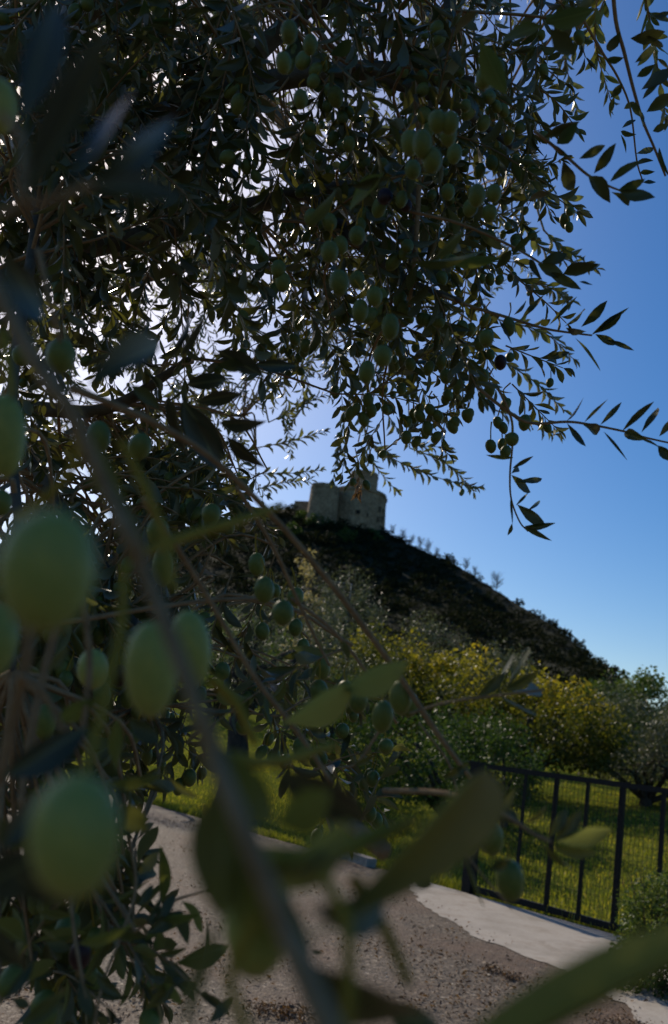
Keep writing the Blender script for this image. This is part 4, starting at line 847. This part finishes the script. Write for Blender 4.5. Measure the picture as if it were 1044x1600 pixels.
def window(cx, cy, r_, px, py, w, h, arch=False, fr=True):
    """opening on the round face: stone frame proud of the wall, inner shade painted as a dark box"""
    rr_ = ray(px, py); o2 = Vector((EYE.x-cx, EYE.y-cy)); d2 = Vector((rr_.x, rr_.y)); A = d2.dot(d2); B = 2*o2.dot(d2); C = o2.dot(o2)-r_*r_; disc = B*B-4*A*C
    if disc < 0: return
    t = (-B-math.sqrt(disc))/(2*A); p = EYE+rr_*t; nn = Vector((p.x-cx, p.y-cy, 0)).normalized(); tx = Vector((-nn.y, nn.x, 0))
    b = MB(); U = Vector((0, 0, 1)); f = .18
    for sx, sz, ww, hh in ((-w/2-f/2, 0, f, h+2*f), (w/2+f/2, 0, f, h+2*f), (0, h/2+f/2, w, f), (0, -h/2-f/2, w, f)): b.box(p+tx*sx+U*sz+nn*.05, tx, nn, U, ww, .3, hh)
    fo = b.build('window', M['stone'], castle, smooth=False)
    b = MB(); b.box(p+nn*.04, tx, nn, U, w, .2, h)  # near-black box paints the shade inside the opening
    if arch:
        n = 8; vs = [p+nn*.14+tx*(w/2*math.cos(math.pi*k/n))+U*(h/2+w/2*math.sin(math.pi*k/n)) for k in range(n+1)]; b.add(vs, [tuple(range(n+1))])
    pane = b.build('opening', M['opening'], castle, smooth=False); pane.parent = fo
for (px, py, w, h, ar) in [(593.5, 796, .7, 2.0, True), (600, 798, .5, 1.3, True), (559.5, 800, 1.5, 1.5, False), (589.5, 812, .6, 2.2, False), (592.5, 812, .6, 2.2, False), (597, 812, .7, 2.4, False), (601, 809, .5, 1.8, False), (574, 805, .5, 1.2, False)]:
    window(dc.x, dc.y, dr*1.045, px, py, w, h, ar)
# broken remains of the parapets
g_ = random.Random(4)
for (cc_, rr_, n_) in ((dc, dr, 14), (lc, lr, 8)):
    b = MB()
    for k in range(n_):
        a = g_.uniform(0, 6.28); x = cc_.x+rr_*.94*math.cos(a); y = cc_.y+rr_*.94*math.sin(a); h_ = g_.uniform(.1, .22)
        b.box((x, y, cc_.z+h_/2-.05), Vector((-math.sin(a), math.cos(a), 0)), Vector((math.cos(a), math.sin(a), 0)), Vector((0, 0, 1)), g_.uniform(.6, 2.2), .8, h_)
    b.build('parapet_remains', M['stone'], castle, smooth=False)
# thin mast left of the castle, thin pole on the ridge
p = hp(482.5, 785, CAST_D); b = MB(); b.tube([p-Vector((0, 0, 3)), p+Vector((.1, 0, 6.6))], [.09, .05], 6); b.tube([p+Vector((-.5, 0, 6)), p+Vector((.6, 0, 6))], [.05, .05], 5)
tag(b.build('mast', M['steel']), 'thin antenna mast at the left end of the castle', 'mast')
# utility pole on the slope
p = on_hill(546, 941); D = (p-EYE).length; k = D/F; b = MB(); root = empty('utility_pole', p, 'pale metal pole with a long crossarm on the slope under the castle', 'utility pole')
b.tube([p-Vector((0, 0, 1)), p+Vector((0, 0, 29*k))], [.13, .1], 8); b.build('pole', M['steel'], root)
b = MB(); b.tube([p+Vector((.2, 0, 28.6*k)), p+Vector((-40*k, 0, 29.4*k))], [.09, .09], 6); b.build('crossarm', M['steel'], root)

# ------------------------------------------------------------------ gate
U = Vector((0, 0, 1)); gd = ed.copy()
def gate_pt(px, py): 
    """where the pixel's ray meets the gate's upright plane"""
    r_ = ray(px, py); o_ = E0+en*.06; t = (o_-EYE).dot(en)/r_.dot(en); return EYE+r_*t
g_root_p = gate_pt(852, 1426); g_root_p.z = 0
gate = empty('metal_gate', g_root_p, 'black metal gate with wire mesh closing the grass field beside the concrete', 'gate')
def along(px, py): return (gate_pt(px, py)-g_root_p).dot(gd)
A0 = along(742, 1392); A1 = along(985, 1466)+1.6; HT = gate_pt(958, 1228).z
lean = gd*.05
def up_bar(a, wdt, z0=.03, z1=None, dp=.04, name='upright'):
    z1 = z1 or HT; c0 = g_root_p+gd*a; b = MB(); axz = (U+lean).normalized()
    b.box(c0+axz*((z0+z1)/2)+gd*0, gd, en, axz, wdt, dp, z1-z0); b.build(name, M['metal'], gate, smooth=False)
ups = [(along(803, 1407), .03), (along(852, 1426), .05), (along(902, 1440), .032), (along(958, 1457), .065), (along(1024, 1478), .04), (along(1100, 1500), .04)]
for a, w_ in ups: up_bar(a, w_)
L_ = A1-A0; cmid = g_root_p+gd*((A0+A1)/2)
b = MB(); b.box(cmid+U*(HT+.025)+lean*HT, gd, en, U, L_, .055, .06); b.build('top_rail', M['metal'], gate, smooth=False)
b = MB(); b.box(cmid+U*.065, gd, en, U, L_, .05, .07); b.build('bottom_rail', M['metal'], gate, smooth=False)
b = MB(); a = A0+.03
while a < A1:
    c0 = g_root_p+gd*a-en*.024; b.tube([c0+U*.1, c0+U*HT+lean*HT], [.0026, .0026], 4, False); a += .052
z = .14
while z < HT:
    c0 = g_root_p+gd*A0-en*.027+U*z; b.tube([c0, c0+gd*L_], [.0026, .0026], 4, False); z += .1
b.build('wire_mesh', M['wire'], gate, kind='stuff')
b = MB(); pc = g_root_p+gd*(A0-.10); b.box(pc+U*(HT*.5), gd, en, U, .13, .13, HT+.08); b.box(pc+U*(HT+.055), gd, en, U, .16, .16, .03)
b.build('gate_post', M['metal'], gate, smooth=False)
# kerb stone at the road's far corner
k0 = G(520, 1334); k1 = G(580, 1356); dd = (k1-k0).normalized(); nn = Vector((-dd.y, dd.x, 0)); b = MB(); b.box((k0+k1)/2+U*.05, dd, nn, U, (k1-k0).length, .16, .14)
tag(b.build('kerb_stone', M['kerb'], smooth=False), 'pale weathered kerb stone at the grass edge behind the blurred leaves', 'kerb stone')

# ------------------------------------------------------------------ bush at the lower right
bp = G(1030, 1550); bush = empty('roadside_bush', bp, 'leafy bright green bush at the right edge in front of the gate end', 'bush')
Db = (bp-EYE).length
crown_mesh('leaves', bp.x+.05, bp.y, .48, .42, .42, .44, 150, 60, .042, M['leaf_green'], bush, 200, aspect=.4, tintf=lambda p, t, g_: np.clip(t*1.1, 0, 1), clump_r=.22)
crown_mesh('leaves', bp.x+.02, bp.y, .1, .46, .4, .12, 60, 50, .04, M['leaf_green'], bush, 201, aspect=.4, clump_r=.5)
b = MB()
for i in range(26):
    a = rng.uniform(0, 6.28); q = rng.uniform(.05, .35); s_ = Vector((bp.x+.1*math.cos(a), bp.y+.1*math.sin(a), 0)); e = Vector((bp.x+q*math.cos(a)*1.1, bp.y+q*math.sin(a)*1.1, rng.uniform(.6, .95)))
    b.tube(catmull([s_, s_.lerp(e, .5)+Vector((0, 0, .08)), e], 4), [.005-.0004*k_ for k_ in range(9)], 4, False)
b.build('stems', M['bark_far'], bush)

# ------------------------------------------------------------------ grass, weeds, pebbles, litter
def blades(n, seed, rfn, hr, wr, tint=(0, 1)):
    g = np.random.RandomState(seed); P_ = rfn(n, g); n = len(P_)
    h = g.uniform(*hr, n); w = g.uniform(*wr, n); a = g.uniform(0, 6.28, n); le = g.normal(0, .35, (n, 2))*h[:, None]
    dx = np.cos(a)*w/2; dy = np.sin(a)*w/2
    z = P_[:, 2]
    v0 = np.stack([P_[:, 0]-dx, P_[:, 1]-dy, z-.01], 1); v1 = np.stack([P_[:, 0]+dx, P_[:, 1]+dy, z-.01], 1)
    m0 = np.stack([P_[:, 0]-dx*.7+le[:, 0]*.3, P_[:, 1]-dy*.7+le[:, 1]*.3, z+h*.6], 1); m1 = np.stack([P_[:, 0]+dx*.7+le[:, 0]*.3, P_[:, 1]+dy*.7+le[:, 1]*.3, z+h*.6], 1)
    t = np.stack([P_[:, 0]+le[:, 0], P_[:, 1]+le[:, 1], z+h], 1)
    V_ = np.stack([v0, v1, m1, m0, t], 1).reshape(-1, 3); i = np.arange(n)*5
    F_ = np.concatenate([np.stack([i, i+1, i+2], 1), np.stack([i, i+2, i+3], 1), np.stack([i+3, i+2, i+4], 1)])
    tt = np.clip(g.rand(n)*(tint[1]-tint[0])+tint[0], 0, 1)
    return V_, F_, np.tile(tt, 3)
def field_pts(n, g):
    out = []
    while len(out) < n:
        az = g.uniform(-.52, .50); r = 7.5+26*g.rand()**1.35; x = math.sin(az)*r; y = math.cos(az)*r
        w = wdist(x, y)
        if w < .05: continue
        if fbm(x*.8, y*.8, 4) < -.25 and g.rand() < .5: continue
        out.append((x, y, field(x, y)))
    return np.array(out)
v_, f_, t_ = blades(70000, 31, field_pts, (.03, .085), (.010, .02))
o = bpy.data.objects.new('grass', mesh_np('grass', v_, f_, M['grass'], False, t_)); link(o); tag(o, 'sunlit green grass covering the field behind the gate', 'grass', kind='stuff')
def edge_pts(n, g):
    out = []
    for _ in range(n):
        t = g.uniform(-.9, 1.6); p = E0.lerp(E1, t)+en*abs(g.normal(.05, .12)); 
        if (p-E0).dot(ed)/(E1-E0).length > .45 and g.rand() < .7: p = p+en*.15
        if fbm(p.x*1.5, p.y*1.5, 8) < -.1: continue
        out.append((p.x, p.y, 0.0))
    return np.array(out)
v_, f_, t_ = blades(7000, 32, edge_pts, (.05, .16), (.008, .016), (.1, 1))
o = bpy.data.objects.new('edge_weeds', mesh_np('edge_weeds', v_, f_, M['grass'], False, t_)); link(o); tag(o, 'taller weeds along the far edge of the road', 'weeds', kind='stuff')
ico_v = np.array([(0, 0, .6), (1, 0, 0), (.2, .9, .1), (-.9, .4, 0), (-.7, -.6, .05), (.4, -.9, 0), (0, 0, -.5)]); ico_f = np.array([(0, 1, 2), (0, 2, 3), (0, 3, 4), (0, 4, 5), (0, 5, 1), (6, 2, 1), (6, 3, 2), (6, 4, 3), (6, 5, 4), (6, 1, 5)])
def on_road(g, px=None):
    while True:
        x = g.uniform(-8, 5); y = g.uniform(3.0, 14)
        if wdist(x, y) < -.1: return x, y
def in_concrete(p):
    q = proj(Vector((p[0], p[1], 0)))
    if q is None: return False
    return inpoly(q[0], q[1], [(628, 1374)]+cp[1:]+[(1500, 1600), (985, 1466)])
m, nt, out = mat('pebble'); a_ = nt.nodes.new('ShaderNodeAttribute'); a_.attribute_name = 'tint'
principled(nt, out, ramp(nt, a_.outputs['Fac'], [(0, (.05, .04, .03)), (.5, (.13, .11, .085)), (1, (.34, .30, .25))]), .55, .4); M['pebble'] = m
g = np.random.RandomState(77); mm = []
for i in range(16000):
    x, y = on_road(g)
    if in_concrete((x, y)) and g.rand() < .93: continue
    s = g.uniform(.003, .009)*(1 if g.rand() < .97 else 1.8); a = g.uniform(0, 6.28); c_, s_ = math.cos(a)*s, math.sin(a)*s
    mm.append([[c_, -s_*.7, 0, x], [s_, c_*.7, 0, y], [0, 0, s*.7, .006]])
v_, f_, t_ = instance_np(ico_v, ico_f, np.array(mm), g.rand(len(mm)))
o = bpy.data.objects.new('gravel', mesh_np('gravel', v_, f_, M['pebble'], False, t_)); link(o); tag(o, 'loose gravel scattered over the road', 'gravel', kind='stuff')
# leaf litter: scattered and gathered in drifts
mm = []; drifts = [(G(300, 1290), 1.1, 260), (G(300, 1330), 1.0, 160), (G(260, 1380), .8, 140), (G(640, 1490), .9, 330), (G(740, 1540), .8, 330), (G(880, 1550), .6, 120), (G(640, 1450), 1.0, 200), (G(700, 1580), .7, 260), (G(440, 1590), .25, 420), (G(60, 1560), .6, 200), (G(300, 1440), .6, 200), (G(230, 1500), .9, 300), (G(330, 1500), .7, 200), (G(560, 1400), .8, 200), (G(800, 1532), .12, 130), (G(770, 1520), .10, 90), (G(960, 1600), .3, 140), (G(250, 1575), .35, 120)]
for c0, sp, n_ in drifts:
    for i in range(n_):
        p = Vector((c0.x+g.normal()*sp*.5, c0.y+g.normal()*sp*.5*.6, .016+abs(g.normal())*.012*(2 if sp < .3 else 1)))
        if wdist(p.x, p.y) > -.05: continue
        d = Vector((g.normal(), g.normal(), g.normal()*.35)).normalized(); nr = Vector((g.normal()*.4, g.normal()*.4, 1)); x = d.cross(nr).normalized(); z = x.cross(d); L = g.uniform(.012, .045); w_ = L*g.uniform(.18, .4)
        mm.append([[x.x*w_, d.x*L, z.x*L, p.x], [x.y*w_, d.y*L, z.y*L, p.y], [x.z*w_, d.z*L, z.z*L, p.z]])
v_, f_, t_ = instance_np(*leaf_template(3, .3, .5, .3), np.array(mm), g.rand(len(mm)))
o = bpy.data.objects.new('leaf_litter', mesh_np('leaf_litter', v_, f_, M['leaf_dry'], False, t_)); link(o); tag(o, 'brown dry leaves drifted across the road', 'fallen leaves', kind='stuff')
